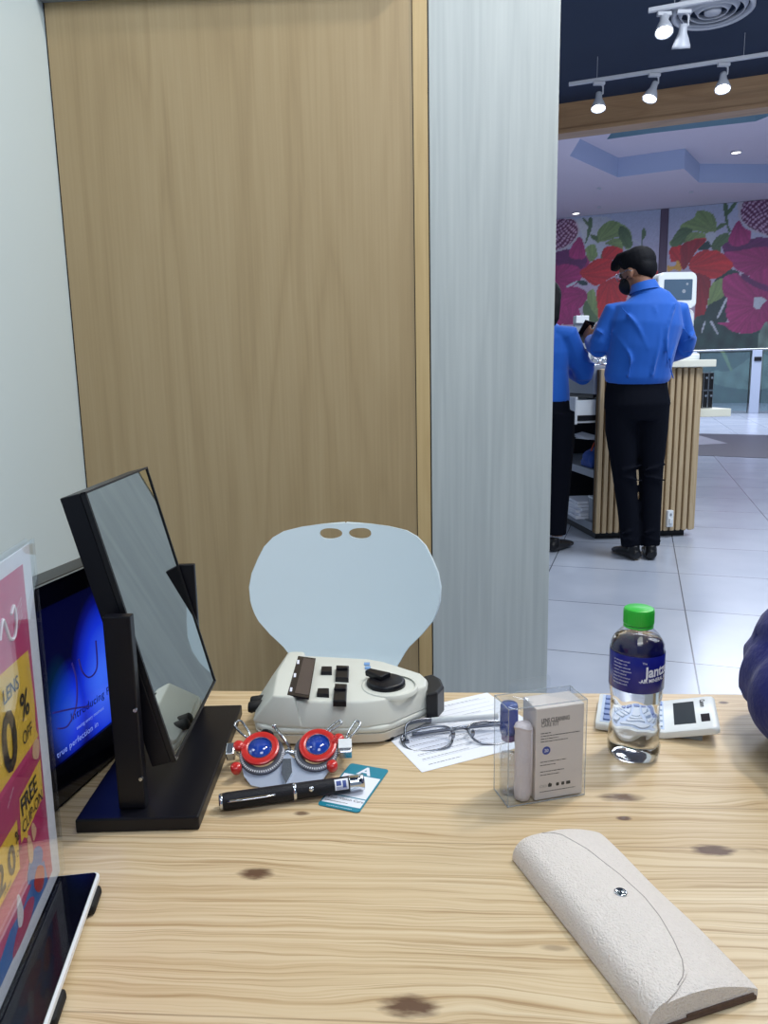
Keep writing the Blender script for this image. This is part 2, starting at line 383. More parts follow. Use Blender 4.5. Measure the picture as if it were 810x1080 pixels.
m_band = mat('dark_floor_band', (60, 60, 74), 0.35, noise=0.1, nscale=4)
m_band_l = mat('light_floor_inlay', (140, 140, 152), 0.35)
bm = BM(); q = [at(x, y, 0) for x, y in ((640, 478), (739, 480.5), (905, 487), (905, 461), (739, 457.5), (640, 456))]
prism(bm, [(v.x, v.y) for v in q], 0.0, 0.004)
q = [at(x, y, 0) for x, y in ((728, 470), (767, 468), (739, 460), (728, 459))]
prism(bm, [(v.x, v.y) for v in q], 0.004, 0.006, mi=1)
struct('trim_1', bm, [m_band, m_band_l])

# back wall frame: origin at the left corner
DY = -R(3.6); ex = Vector((math.cos(DY), math.sin(DY), 0)); ey = Vector((-math.sin(DY), math.cos(DY), 0))
CO = Vector((-0.781, 1.95, 0))
def wl(px, py, off=0):
    """local (x, z) where the pixel's ray meets the back wall"""
    r_ = ray(px, py); e = Vector((0, 0, EYE)); t = ((CO+ey*off-e).dot(ey))/r_.dot(ey); p_ = e+r_*t; return (p_-CO).dot(ex), p_.z
CEIL = 3.36
def wallobj(name, bm, m):
    o = struct(name, bm, m); o.location = CO; o.rotation_euler.z = DY; return o
xs, xe = wl(437, 300)[0], wl(452.5, 300)[0]
xp = wl(584.5, 340)[0]
bm = BM(); bx(bm, 0.004, xs, 0, 0.12, 0, CEIL); wallobj('wall_back', bm, m_panel)
bm = BM(); bx(bm, xs+0.002, xe, -0.004, 0.12, 0, CEIL, 0.001); wallobj('trim_2', bm, m_strip)
bm = BM(); bx(bm, xe+0.003, xp, -0.002, 0.30, 0, CEIL, 0.002); wallobj('wall_pillar', bm, m_pillar)
bm = BM(); bx(bm, xs-0.01, xe+0.01, 0.002, 0.10, 0, CEIL); bx(bm, -0.01, 0.006, 0.002, 0.1, 0, CEIL); wallobj('trim_3', bm, m_black)
bm = BM(); bx(bm, -0.12, 0.0, -3.6, 0.12, 0, CEIL); wallobj('wall_left', bm, m_white_wall)
bm = BM(); bx(bm, 0.0, xs-0.002, -0.035, 0.0, wl(45, 3.5)[1], wl(45, 3.5)[1]+0.10, 0.002); wallobj('trim_4', bm, mat('grey_metal_rail', (128, 136, 142), 0.4))

# shop ceiling and the oak beam over the shop front
BP = Vector((1.6, 7.0, 0))
bm = BM(); q = [Vector((-1.4, -2.2, 0)), Vector((6.6, -2.2, 0)), BP+sd*5.4, BP-sd*3.2]
prism(bm, [(v.x, v.y) for v in q], CEIL, CEIL+0.12); struct('ceiling', bm, m_ceiling)
def shopobj(name, bm, m, o, structure=True):
    ob = struct(name, bm, m) if structure else obj(name, bm, m)
    ob.location = o; ob.rotation_euler.z = -R(SH); return ob
bm = BM(); bx(bm, -3.2, 5.4, 0, 0.16, 3.12, CEIL+0.2); bx(bm, -3.2, 5.4, -0.012, 0.172, 3.115, 3.15, 0.004)
shopobj('trim_5', bm, m_beam, BP)

# mall beyond: floral mural wall, stepped ceiling
MP = Vector((12.066, 24.827, 0)); MC = 6.32
m_mallceil = mat('lilac_white_ceiling_paint', (222, 212, 222), 0.8)
m_recess = mat('pale_blue_recess_paint', (190, 202, 228), 0.7)
m_teal_glass = mat('grey_teal_recess_paint', (130, 165, 176), 0.5)
bm = BM(); bx(bm, -14, 10, 0.08, 0.3, 0, 8.4); shopobj('wall_far', bm, mat('mall_wall_paint', (196, 190, 206), 0.7), MP)
hole = [at(x, y, MC) for x, y in ((601, 164.5), (651.5, 187), (721.5, 178), (737, 192.5), (812, 193))]
hole = [(v.x, v.y) for v in hole]
hole = [hole[0]] + hole[1:] + [(13.6, 22.2), (13.2, 11.0), (4.2, 12.5)]
def ringceil(bm, outer, inner, z, mi=0):
    es = []
    for loop in (outer, inner):
        vs = [bm.verts.new((x, y, z)) for x, y in loop]
        es += [bm.edges.new((vs[i], vs[(i+1) % len(vs)])) for i in range(len(vs))]
    r_ = bmesh.ops.triangle_fill(bm, edges=es, use_beauty=True)
    for g_ in r_['geom']:
        if isinstance(g_, bmesh.types.BMFace): g_.material_index = mi
bm = BM()
o4 = [MP-sd*13.5, MP+sd*8, MP+sd*8-sn*21, MP-sd*13.5-sn*19.6]
ringceil(bm, [(v.x, v.y) for v in o4], hole, MC)
def risers(bm, loop, z0, z1, mi):
    n = len(loop)
    for i in range(n):
        (a, b), (c, d) = loop[i], loop[(i+1) % n]
        f = bm.faces.new([bm.verts.new(p_) for p_ in ((a, b, z0), (c, d, z0), (c, d, z1), (a, b, z1))]); f.material_index = mi
Z2 = MC+0.50
risers(bm, hole, MC, Z2, 1)
h2 = [at(x, y, Z2) for x, y in ((640, 147), (687, 140.5), (797, 128))]
h2 = [(v.x, v.y) for v in h2] + [(11.6, 11.8), (5.2, 12.6)]
big = [(2.0, 9.5), (15.5, 9.5), (15.5, 26), (2.0, 26)]
ringceil(bm, big, h2, Z2, 0)
Z3 = Z2+0.6
risers(bm, h2, Z2, Z3, 2)
f = bm.faces.new([bm.verts.new((x, y, Z3)) for x, y in h2]); f.material_index = 0
struct('ceiling_mall', bm, [m_mallceil, m_recess, m_teal_glass])

MURAL = [
('w',[(-5.69,6.24),(-4.63,6.19),(-4.62,5.74),(-5.0,4.95),(-5.39,5.34),(-5.54,5.81)],None),
('M',[(-6.47,5.33),(-5.85,5.01),(-5.43,5.07),(-5.19,4.83),(-5.59,4.34),(-5.95,3.52),(-6.08,2.81),(-6.52,2.83),(-6.56,4.97)],(-6.26,4.38)),
('m',[(-6.38,5.33),(-5.85,5.24),(-5.33,4.97),(-5.46,4.61),(-6.08,4.65),(-6.37,4.86)],(-5.8,4.91)),
('M',[(-5.58,5.66),(-5.41,5.35),(-5.4,4.93),(-5.89,5.01),(-5.85,5.33)],(-5.49,5.63)),
('M',[(-6.41,4.68),(-5.94,4.78),(-5.55,4.62),(-5.45,4.33),(-5.82,3.98),(-6.25,3.91),(-6.4,4.11)],(-6.4,4.3)),
('M',[(-6.06,3.9),(-5.68,4.02),(-5.3,3.81),(-5.33,3.44),(-5.71,3.22),(-6.05,3.38)],(-5.34,3.77)),
('M',[(-6.09,3.29),(-5.81,3.42),(-5.52,3.21),(-5.5,2.79),(-6.18,2.81)],(-5.79,2.75)),
('t',[(-6.4,6.25),(-5.88,6.28),(-5.64,6.1),(-5.59,5.82),(-5.72,5.51),(-5.95,5.32),(-6.28,5.23),(-6.47,5.29),(-6.49,6.17)],None),
('p',[(-6.4,6.28),(-5.88,6.25),(-5.69,6.08),(-5.64,5.82),(-5.77,5.56),(-6.0,5.39),(-6.28,5.3),(-6.47,5.33),(-6.49,6.17)],None),
('s',[(-5.29,6.22),(-5.17,6.21),(-5.19,5.88),(-5.33,5.48),(-5.4,5.41),(-5.33,5.71)],None),
('s',[(-5.5,6.24),(-5.41,6.23),(-5.24,6.02),(-5.29,5.95)],None),
('G',[(-4.96,5.81),(-4.72,6.04),(-4.49,6.09),(-4.08,5.87),(-3.91,5.64),(-3.85,5.23),(-4.05,5.13),(-4.25,5.53),(-4.52,5.5),(-4.79,5.44),(-5.02,5.45)],(-5.02,5.45)),
('g',[(-4.26,5.89),(-3.98,5.73),(-3.83,5.32),(-3.96,5.17),(-4.15,5.25),(-4.29,5.58)],(-4.26,5.84)),
('g',[(-5.21,5.7),(-4.98,5.61),(-5.0,5.47),(-5.16,5.56)],None),
('G',[(-5.36,5.25),(-5.15,5.37),(-4.97,5.27),(-4.91,5.04),(-5.14,4.82),(-5.28,4.92)],(-5.18,4.78)),
('w',[(-5.02,5.38),(-4.7,5.38),(-4.78,5.12),(-4.91,4.94)],None),
('G',[(-4.72,5.38),(-4.38,5.52),(-4.2,5.39),(-4.16,5.12),(-4.51,5.28)],(-4.69,5.34)),
('g',[(-4.84,4.89),(-4.78,5.16),(-4.55,5.01),(-4.54,4.87)],None),
('R',[(-4.76,5.21),(-4.51,5.28),(-4.14,5.11),(-4.22,4.89),(-4.45,4.82),(-4.82,4.94)],(-4.91,4.76)),
('R',[(-5.55,4.46),(-5.32,4.65),(-5.05,4.86),(-4.68,4.88),(-4.35,4.72),(-4.12,4.48),(-4.52,4.23),(-4.93,4.02),(-5.16,4.08)],(-5.53,4.43)),
('R',[(-4.93,3.93),(-4.66,4.15),(-4.29,4.22),(-3.92,3.87),(-4.16,2.96),(-4.52,2.74),(-4.8,2.76),(-4.96,3.37)],(-4.52,4.18)),
('R',[(-3.35,4.2),(-3.13,4.37),(-2.91,4.31),(-2.88,3.72),(-3.19,3.74)],(-3.52,4.12)),
('d',[(-5.64,4.18),(-5.4,4.21),(-5.26,4.09),(-5.4,4.03)],None),
('w',[(-5.97,4.06),(-5.64,4.21),(-5.68,4.11),(-5.92,4.01)],None),
('G',[(-5.27,3.76),(-5.06,3.89),(-4.94,3.47),(-4.9,3.0),(-5.09,3.14),(-5.24,3.48)],(-5.09,3.0)),
('g',[(-5.4,3.3),(-5.29,3.53),(-5.09,3.19),(-4.85,2.85),(-5.22,2.77),(-5.37,3.06)],None),
('w',[(-3.84,5.45),(-3.54,5.25),(-3.56,5.21),(-3.86,5.39)],None),
('g',[(-3.58,5.61),(-3.5,5.78),(-3.42,5.6),(-3.51,5.42)],None),
('s',[(-3.55,5.47),(-3.52,5.47),(-3.52,5.2),(-3.55,5.2)],None),
('G',[(-2.44,5.51),(-2.34,5.78),(-1.99,5.95),(-1.85,6.17),(-1.42,6.02),(-1.29,5.69),(-1.32,5.46),(-1.58,5.44),(-2.01,5.55),(-2.23,5.25),(-2.62,5.16),(-2.67,5.28)],(-1.32,5.46)),
('g',[(-2.63,5.28),(-2.37,5.66),(-2.01,5.59),(-2.16,5.32),(-2.34,5.14),(-2.62,5.12)],(-1.98,5.63)),
('s',[(-1.12,6.32),(-1.01,6.31),(-0.95,5.7),(-0.86,5.46),(-0.92,5.42),(-1.06,5.87)],None),
('s',[(-0.99,6.06),(-0.8,6.33),(-0.71,6.32),(-0.93,5.97)],None),
('g',[(-1.3,5.49),(-1.25,5.65),(-1.05,5.73),(-1.02,5.65),(-1.21,5.53)],None),
('G',[(-2.23,5.17),(-2.09,5.48),(-1.78,5.49),(-1.58,5.4),(-1.57,5.24),(-1.92,5.23)],(-2.19,5.17)),
('w',[(-1.58,5.44),(-1.28,5.43),(-1.34,5.18),(-1.44,4.99),(-1.55,5.2)],None),
('g',[(-1.41,4.99),(-1.27,5.29),(-0.94,5.42),(-0.9,5.15),(-1.1,5.0),(-1.13,4.81)],(-1.4,4.95)),
('d',[(-1.68,5.13),(-1.49,5.19),(-1.44,4.99),(-1.59,4.92),(-1.79,4.94)],None),
('d',[(-1.24,3.97),(-0.95,4.28),(-0.72,4.26),(-0.53,4.17),(-0.63,4.06),(-0.93,4.0),(-1.07,3.8),(-1.27,3.81)],None),
('m',[(-1.08,5.0),(-0.85,5.14),(-0.33,5.18),(0.3,5.13),(0.33,4.66),(-0.67,4.73),(-0.89,4.59)],(-0.53,4.84)),
('M',[(-0.89,5.3),(-0.66,5.75),(-0.5,5.54),(-0.26,5.37),(-0.32,5.06),(-0.65,4.97),(-0.86,5.06)],(-0.62,5.77)),
('M',[(-1.05,4.76),(-0.53,4.84),(0.32,4.82),(0.38,3.87),(-0.1,3.98),(-0.49,4.17),(-0.72,4.34)],(0.24,4.43)),
('R',[(-2.66,5.04),(-2.3,5.14),(-1.88,5.3),(-1.61,5.3),(-1.57,5.2),(-1.83,4.94),(-2.04,4.59),(-2.23,4.36),(-2.4,4.62),(-2.6,4.63)],(-2.11,4.27)),
('r',[(-2.3,5.14),(-1.61,5.26),(-1.87,4.94),(-2.04,4.59),(-2.23,4.36)],(-2.11,4.27)),
('R',[(-2.04,4.59),(-1.75,4.89),(-1.36,4.9),(-1.09,4.8),(-0.73,4.42),(-0.87,4.23),(-1.24,4.01),(-1.63,4.12),(-1.99,4.3)],(-2.11,4.43)),
('r',[(-1.87,4.18),(-1.51,4.11),(-1.35,3.9),(-1.4,3.46),(-1.49,2.93),(-1.59,2.61),(-1.79,2.65),(-1.8,3.6)],(-1.71,4.25)),
('Y',[(-2.73,4.39),(-2.71,4.52),(-2.59,4.47),(-2.47,4.5),(-2.42,4.68),(-2.31,4.49),(-2.3,4.31),(-2.51,4.38),(-2.66,4.31)],None),
('G',[(-1.34,3.82),(-1.01,4.0),(-0.94,3.55),(-1.08,3.28),(-1.42,3.09),(-1.4,3.42)],(-1.42,3.09)),
('d',[(-1.42,3.13),(-1.05,3.36),(-0.82,3.43),(-0.85,2.57),(-1.47,2.6)],None),
('w',[(-0.9,3.35),(-0.85,3.31),(-1.06,2.79),(-1.11,2.81)],None),
('M',[(-1.01,4.0),(-0.64,4.14),(-0.33,4.0),(0.37,4.11),(0.49,2.28),(-0.3,2.31),(-0.7,2.57),(-0.87,2.94),(-0.82,3.3),(-0.98,3.56)],(0.17,3.09)),
('m',[(-0.41,4.12),(-0.1,3.9),(0.4,3.64),(0.41,3.48),(-0.09,3.7),(-0.44,3.96)],(-0.49,4.13)),
('M',[(-0.82,3.34),(-0.37,3.44),(-0.06,3.26),(-0.02,2.66),(-0.38,2.27),(-0.62,2.48),(-0.79,2.82)],(0.1,3.1)),
('w',[(-0.05,3.34),(0.16,3.35),(0.31,3.25),(0.21,3.13),(0.11,2.98),(-0.05,3.06)],None),
('t',[(-0.62,6.33),(0.22,6.33),(0.29,5.27),(-0.04,5.31),(-0.31,5.45),(-0.58,5.71),(-0.67,5.95)],None),
('p',[(-0.56,6.25),(-0.43,6.33),(0.22,6.31),(0.29,5.3),(-0.04,5.37),(-0.27,5.49),(-0.51,5.7),(-0.59,5.94)],None),
('D',[(-1.86,2.65),(-0.8,2.61),(-0.66,2.34),(-0.24,2.23),(0.41,2.29),(0.6,-0.58),(-1.7,-0.58)],None),
('M',[(-1.01,2.62),(0.39,2.56),(0.36,2.43),(0.13,2.31),(-0.16,2.23),(-0.57,2.29),(-0.84,2.48)],(-0.11,2.84)),
('e',[(0.17,2.26),(0.39,2.56),(0.45,1.67),(0.16,1.77)],None),
('w',[(-1.5,2.64),(-1.46,2.64),(-1.53,2.32),(-1.57,2.33)],None),
('w',[(-1.31,2.63),(-1.24,2.63),(-1.05,2.26),(-1.08,2.24)],None),
('e',[(-1.18,1.04),(-0.59,1.07),(-0.03,1.47),(0.46,1.5),(0.53,0.47),(-1.11,0.63)],None),
('G',[(-0.96,1.72),(-0.78,1.58),(-0.57,1.07),(-0.63,1.07),(-0.82,1.44)],None),
]

PALM = {'M': (176, 44, 112), 'm': (112, 36, 98), 'R': (214, 40, 36), 'r': (160, 26, 34), 'G': (140, 166, 96), 'g': (92, 122, 72), 'd': (34, 66, 58), 's': (84, 116, 72),
        'Y': (236, 176, 60), 'w': (206, 210, 216), 'p': (108, 36, 80), 't': (206, 196, 204), 'D': (40, 74, 66), 'e': (116, 140, 126)}
def srgbv(c): return np.array(srgb(*c)[:3])
def mural(name, u0, u1, label):
    z0, z1, st = 0.0, MC-0.01, 0.034
    nu, nz_ = int((u1-u0)/st), int((z1-z0)/st)
    us = np.linspace(u0, u1, nu+1); zs = np.linspace(z0, z1, nz_+1)
    U, Z = np.meshgrid(us, zs); rg = np.random.default_rng(3)
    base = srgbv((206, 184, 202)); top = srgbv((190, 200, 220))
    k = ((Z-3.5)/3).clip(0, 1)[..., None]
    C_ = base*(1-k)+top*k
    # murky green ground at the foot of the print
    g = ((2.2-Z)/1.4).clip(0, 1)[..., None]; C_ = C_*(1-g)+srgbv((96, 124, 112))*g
    for col, pts, vein in MURAL:
        P = spline(pts, 5); x, y = np.array(P).T
        ins = np.zeros(U.shape, bool); n = len(P); j = n-1
        if x.max() < u0 or x.min() > u1: continue
        for i in range(n):
            c = ((y[i] > Z) != (y[j] > Z)) & (U < (x[j]-x[i])*(Z-y[i])/((y[j]-y[i]) or 1e-9)+x[i]); ins ^= c; j = i
        cc = np.ones(U.shape+(3,))*srgbv(PALM[col])
        if vein:
            ang = np.arctan2(Z-vein[1], U-vein[0]); rr = np.hypot(Z-vein[1], U-vein[0])
            s_ = 1+0.11*np.sin(ang*34+np.sin(rr*5))+0.10*np.sin(ang*13+1.3)
            s_ *= 0.80+0.32*(rr/(rr[ins].max()+1e-6) if ins.any() else 1)
            cc = cc*s_[..., None]
        elif col == 'p':
            s_ = (np.sin(U*38+np.sin(Z*9)*1.5)*np.sin(Z*40+np.sin(U*7)*2))
            cc = np.where((s_ > 0.18)[..., None], srgbv((214, 176, 200)), cc)
        elif col in 'De':
            s_ = 1+0.35*np.sin(U*11+Z*3)*np.sin(Z*7-U*4); cc = cc*s_[..., None]
        C_ = np.where(ins[..., None], cc, C_)
    C_ = C_*0.88+srgbv((168, 164, 180))*0.12  # haze painted in: grey mixed over the whole print
    C_ *= (1+0.04*rg.standard_normal(U.shape))[..., None]; C_ = C_.clip(0, 1)
    nv = U.size; co = np.stack([U.ravel(), np.zeros(nv), Z.ravel()], 1)
    idx = np.arange(nv).reshape(U.shape)
    q = np.stack([idx[:-1, :-1], idx[:-1, 1:], idx[1:, 1:], idx[1:, :-1]], -1).reshape(-1, 4)
    # back face and rim give the board its thickness
    b0 = nv; co = np.vstack([co, [[u0, .03, z0], [u1, .03, z0], [u1, .03, z1], [u0, .03, z1]]])
    faces = q.tolist()+[[b0+3, b0+2, b0+1, b0]]
    me = bpy.data.meshes.new(name); me.from_pydata(co.tolist(), [], faces)
    at_ = me.color_attributes.new('print', 'FLOAT_COLOR', 'POINT')
    ca = np.ones((len(co), 4), np.float32); ca[:nv, :3] = C_.reshape(-1, 3); ca[nv:, :3] = 0.5
    at_.data.foreach_set('color', ca.ravel())
    m = MATS.get('mural_print')
    if not m:
        m = bpy.data.materials.new('mural_print'); t, N, L = nt(m); a = N.new('ShaderNodeAttribute'); a.attribute_name = 'print'
        L.new(a.outputs['Color'], N['Principled BSDF'].inputs['Base Color']); N['Principled BSDF'].inputs['Roughness'].default_value = 0.5; MATS['mural_print'] = m
    me.materials.append(m); o = bpy.data.objects.new(name, me); COL.objects.link(o)
    o.location = MP; o.rotation_euler.z = -R(SH); tag(o, label, 'mural', 'printed floral hoardings across the mall'); return o
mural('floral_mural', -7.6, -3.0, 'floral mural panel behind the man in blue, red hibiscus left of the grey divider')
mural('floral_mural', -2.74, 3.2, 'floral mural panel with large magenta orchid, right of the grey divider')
bm = BM(); bx(bm, -2.99, -2.75, -0.02, 0.03, 0, MC-0.01, 0.005)
shopobj('trim_6', bm, mat('mauve_grey_divider', (104, 88, 104), 0.5), MP)

# downlights in the mall ceiling
m_lamp = mat('lit_lamp', (255, 252, 240), 0.5, emit=9)
m_lamp_trim = mat('lamp_trim_white', (210, 210, 216), 0.5)
def downlight(px, py, z, r_, label, lit=True):
    p_ = at(px, py, z); t = thing('downlight', label, 'downlight', (p_.x, p_.y, z-0.03), 0, 'recessed ceiling downlights in the mall')
    bm = BM(); lathe(bm, [(r_, 0.03), (r_*1.15, 0.0), (r_, -0.01), (r_*0.85, 0.0), (r_*0.85, 0.03)], seg=20, cap=False); obj('trim_ring', bm, m_lamp_trim, t, True)
    bm = BM(); lathe(bm, [(0, 0.012), (r_*0.86, 0.012), (r_*0.86, 0.02), (0, 0.02)], seg=20); obj('lamp_face', bm, m_lamp if lit else m_dark_in, t)
downlight(776.5, 160, Z2, 0.13, 'bright square-looking downlight in the recessed mall ceiling, upper right')
downlight(607.5, 224.5, MC, 0.13, 'bright downlight low in the mall ceiling just above the mural, beside the pillar')
downlight(632, 218, MC, 0.06, 'small dark unlit downlight above the mural right of the bright one', False)
downlight(729, 202, MC, 0.06, 'small dark unlit downlight in the mall ceiling above the grey divider', False)
downlight(632, 198, MC, 0.06, 'small dark unlit downlight highest in the flat lilac mall ceiling', False)

# glass balustrade
G0 = Vector((9.15, 18.8, 0))
t = thing('glass_balustrade', 'glass balustrade with steel posts and slim handrail in front of the mural', 'balustrade', G0, -R(SH))
bm = BM(); bx(bm, -6, 6, -0.03, 0.03, 1.54, 1.585, 0.01); obj('handrail', bm, m_metal, t)
px_posts = [-5.2, -3.35, -1.32, 0.10, 2.0, 4.0, 5.9]
m_post = mat('pale_grey_post', (176, 186, 204), 0.35)
for i, x in enumerate(px_posts):
    w = 0.11 if i != 2 else 0.05
    bm = BM(); bx(bm, x-w, x+w, -0.035, 0.035, 0, 1.54, 0.01); po_ = obj('post', bm, m_post, t)
    bm = BM(); bx(bm, x-w*0.6, x+w*0.9, -0.06, -0.035, 1.28, 1.38, 0.005); obj('clamp', bm, m_blackplastic, po_)
for a, b in zip(px_posts, px_posts[1:]):
    bm = BM(); bx(bm, a+0.14, b-0.14, -0.008, 0.008, 0.06, 1.50); obj('glass_panel', bm, m_rail_glass, t)
    bm = BM(); bx(bm, b-0.155, b-0.135, -0.015, 0.015, 0.02, 1.52); obj('edge_channel', bm, m_blackplastic, t)

# ------------------------------------------------------------------ ceiling track lights
TZ = 3.2
m_track = mat('white_track', (206, 208, 216), 0.4)
def track(p0, p1, label):
    d = p1-p0; t = thing('ceiling_track', label, 'track', p0, math.atan2(d.y, d.x), 'white lighting tracks')
    bm = BM(); bx(bm, 0, d.length, -0.014, 0.014, -0.012, 0.012, 0.003); bx(bm, 0, d.length, -0.006, 0.006, -0.0135, -0.011); obj('rail', bm, m_track, t)
    for k in range(4):
        x = d.length*(0.06+0.29*k)
        bm = BM(); tube(bm, [(x, 0, 0.017), (x, 0, CEIL-TZ)], 0.0015, 8); obj('hanger', bm, m_track, t)
def spot(p0, aim, label, lit=True, drop=0.10, s=1.0, power=30):
    """track spotlight hanging under p0 and aimed along aim"""
    t = thing('track_spotlight', label, 'spotlight', p0, 0, 'white track spotlights')
    bm = BM(); box(bm, (0, 0, -0.026), (0.085*s, 0.03*s, 0.022*s), 0.004); obj('adapter', bm, m_track, t)
    bm = BM(); tube(bm, [(0.015, 0, -0.034), (0.03*s, 0, -0.045*s), (0.03*s, 0, -drop*s), (0, 0, -(drop+0.012)*s)], 0.006*s, 10); obj('arm', bm, m_track, t)
    q = Vector(aim).to_track_quat('-Z', 'Y').to_matrix().to_4x4(); q.translation = Vector((0, 0, -(drop+0.02)*s))
    bm = BM(); lathe(bm, [(0, 0.03), (0.022, 0.028), (0.024, 0.0), (0.026, -0.02), (0.040, -0.05), (0.052, -0.085), (0.054, -0.10), (0.050, -0.10), (0.047, -0.09)], seg=24, M=q @ Matrix.Scale(s, 4), cap=False)
    h = obj('lamp_head', bm, mat('spot_body_white', (196, 200, 210), 0.35) if 'spot_body_white' not in MATS else MATS['spot_body_white'], t, True)
    bm = BM(); lathe(bm, [(0, -0.088), (0.046, -0.088), (0.046, -0.094), (0, -0.099)], seg=24, M=q @ Matrix.Scale(s, 4))
    obj('bulb', bm, m_bulb if lit else m_bulb_off, h, True)
    if lit:
        l = bpy.data.lights.new('spot_beam', 'SPOT'); l.energy = power; l.spot_size = R(70); l.spot_blend = 0.6; l.color = (0.92, 0.96, 1.0); l.shadow_soft_size = 0.04
        o = bpy.data.objects.new('spot_beam', l); COL.objects.link(o); o.location = Vector(p0)+(q @ Vector((0, 0, -0.12*s)))
        o.rotation_euler = q.to_euler()
m_bulb = mat('lit_bulb', (245, 250, 255), 0.3, emit=14)
m_bulb_off = mat('unlit_bulb', (170, 176, 190), 0.2)
pa = at(600, 89, TZ); pb = pa + sd*3.4
track(pa, pb, 'white lighting track under the dark ceiling in front of the oak beam')
def ontrack(px, py, p0=None, z=TZ):
    r_ = ray(px, py); e = Vector((0, 0, EYE)); p0 = p0 or pa; n_ = sn
    t = ((p0-e).dot(n_))/r_.dot(n_); p_ = e+r_*t; p_.z = z; return p_
spot(ontrack(632, 83), (-0.08, -0.30, -1), 'lit white spotlight on the track nearest the pale pillar', drop=0.095)
spot(ontrack(690.5, 73), (-0.35, -0.18, -0.9), 'white spotlight in the middle of the track, aimed down to the left', drop=0.08)
spot(ontrack(764, 57.5), (-0.12, -0.32, -0.9), 'lit white spotlight on the track at the right, over the magenta orchid', drop=0.085)
TZ2 = 3.2
p2 = at(733, 4, TZ2); track(p2-sd*0.26-sn*0.02, p2+sd*2.2-sn*0.02, 'second lighting track at the top edge of the view, by the round vent')
spot(p2-sd*0.17, (-0.08, -0.35, -0.9), 'brightly lit spotlight at the very top, left of the round ceiling vent', drop=0.03, s=1.0)
spot(p2-sd*0.06+sn*0.02, (0.05, 0.35, -1), 'unlit white spotlight pointing straight down below the round ceiling vent', lit=False, drop=0.10, s=1.0)
p_ = at(752, 6, CEIL)
t = thing('ceiling_vent', 'round white ceiling air diffuser on the dark ceiling', 'vent', (p_.x, p_.y, CEIL-0.05))
bm = BM(); lathe(bm, [(0.25, 0.05), (0.25, 0.01), (0.235, 0.0), (0.22, 0.015), (0.22, 0.05)], seg=40, cap=False); obj('rim', bm, m_track, t, True)
bm = BM()
for r0 in (0.19, 0.14, 0.09): lathe(bm, [(r0+0.02, 0.035), (r0, 0.005), (r0-0.006, 0.006), (r0+0.012, 0.038)], seg=40, cap=False)
lathe(bm, [(0, 0.0), (0.05, 0.004), (0.055, 0.03), (0, 0.04)], seg=30); obj('cone_blades', bm, m_track, t, True)

# ------------------------------------------------------------------ people
def ell(bm, c, r, rot=None, seg=20):
    M = Matrix.Translation(c) @ (rot.to_4x4() if rot is not None else Matrix()) @ Matrix.Diagonal((*r, 1))
    bmesh.ops.create_uvsphere(bm, u_segments=seg, v_segments=seg//2+2, radius=1, matrix=M)
def remesh(name, bm, m, parent, vox, sm=6, smf=0.5, label=None):
    o = obj(name, bm, m, None, label=label)
    r_ = o.modifiers.new('r', 'REMESH'); r_.mode = 'VOXEL'; r_.voxel_size = vox; r_.use_smooth_shade = True
    s_ = o.modifiers.new('s', 'SMOOTH'); s_.iterations = sm; s_.factor = smf
    bake(o); o.parent = parent
    o.data.polygons.foreach_set('use_smooth', [True]*len(o.data.polygons)); return o
def hand(bm, w, d, pn, thumb, curl=0.5, s=1.0):
    """palm, four unequal curled fingers and a side thumb; w wrist, d direction, pn palm normal, thumb side vector"""
    w, d, pn = Vector(w), Vector(d).normalized(), Vector(pn).normalized(); th = Vector(thumb); th = (th-d*th.dot(d)-pn*th.dot(pn)).normalized()
    tube(bm, [w-d*0.02, w+d*0.02*s, w+d*0.06*s, w+d*0.092*s], [(0.026*s, 0.02*s), (0.034*s, 0.017*s), (0.042*s, 0.016*s), (0.040*s, 0.011*s)], 12, up=pn)
    for k, (L_, off) in enumerate(((0.068, 0.030), (0.078, 0.010), (0.073, -0.010), (0.056, -0.029))):
        p = w+d*(0.084 - abs(off)*0.15)*s+th*off*s; dd = d.copy(); pts = [p]; rad = [0.0095*s]
        for j, fr in enumerate((0.45, 0.3, 0.25)):
            a = curl*(0.5+0.5*j); dd = (d*math.cos(a*(j+1)*0.6)+pn*math.sin(a*(j+1)*0.6)).normalized(); p = p+dd*L_*fr*s; pts.append(p); rad.append((0.0092-0.0012*j)*s)
        tube(bm, pts, rad, 8)
    p = w+d*0.025*s+th*0.026*s; q = p+(d*0.5+th*0.75+pn*0.25).normalized()*0.036*s; q2 = q+(d*0.85+th*0.2+pn*0.35).normalized()*0.03*s; q3 = q2+(d*0.95+pn*0.35-th*0.1).normalized()*0.022*s
    tube(bm, [p, q, q2, q3], [0.0125*s, 0.011*s, 0.0098*s, 0.008*s], 8)
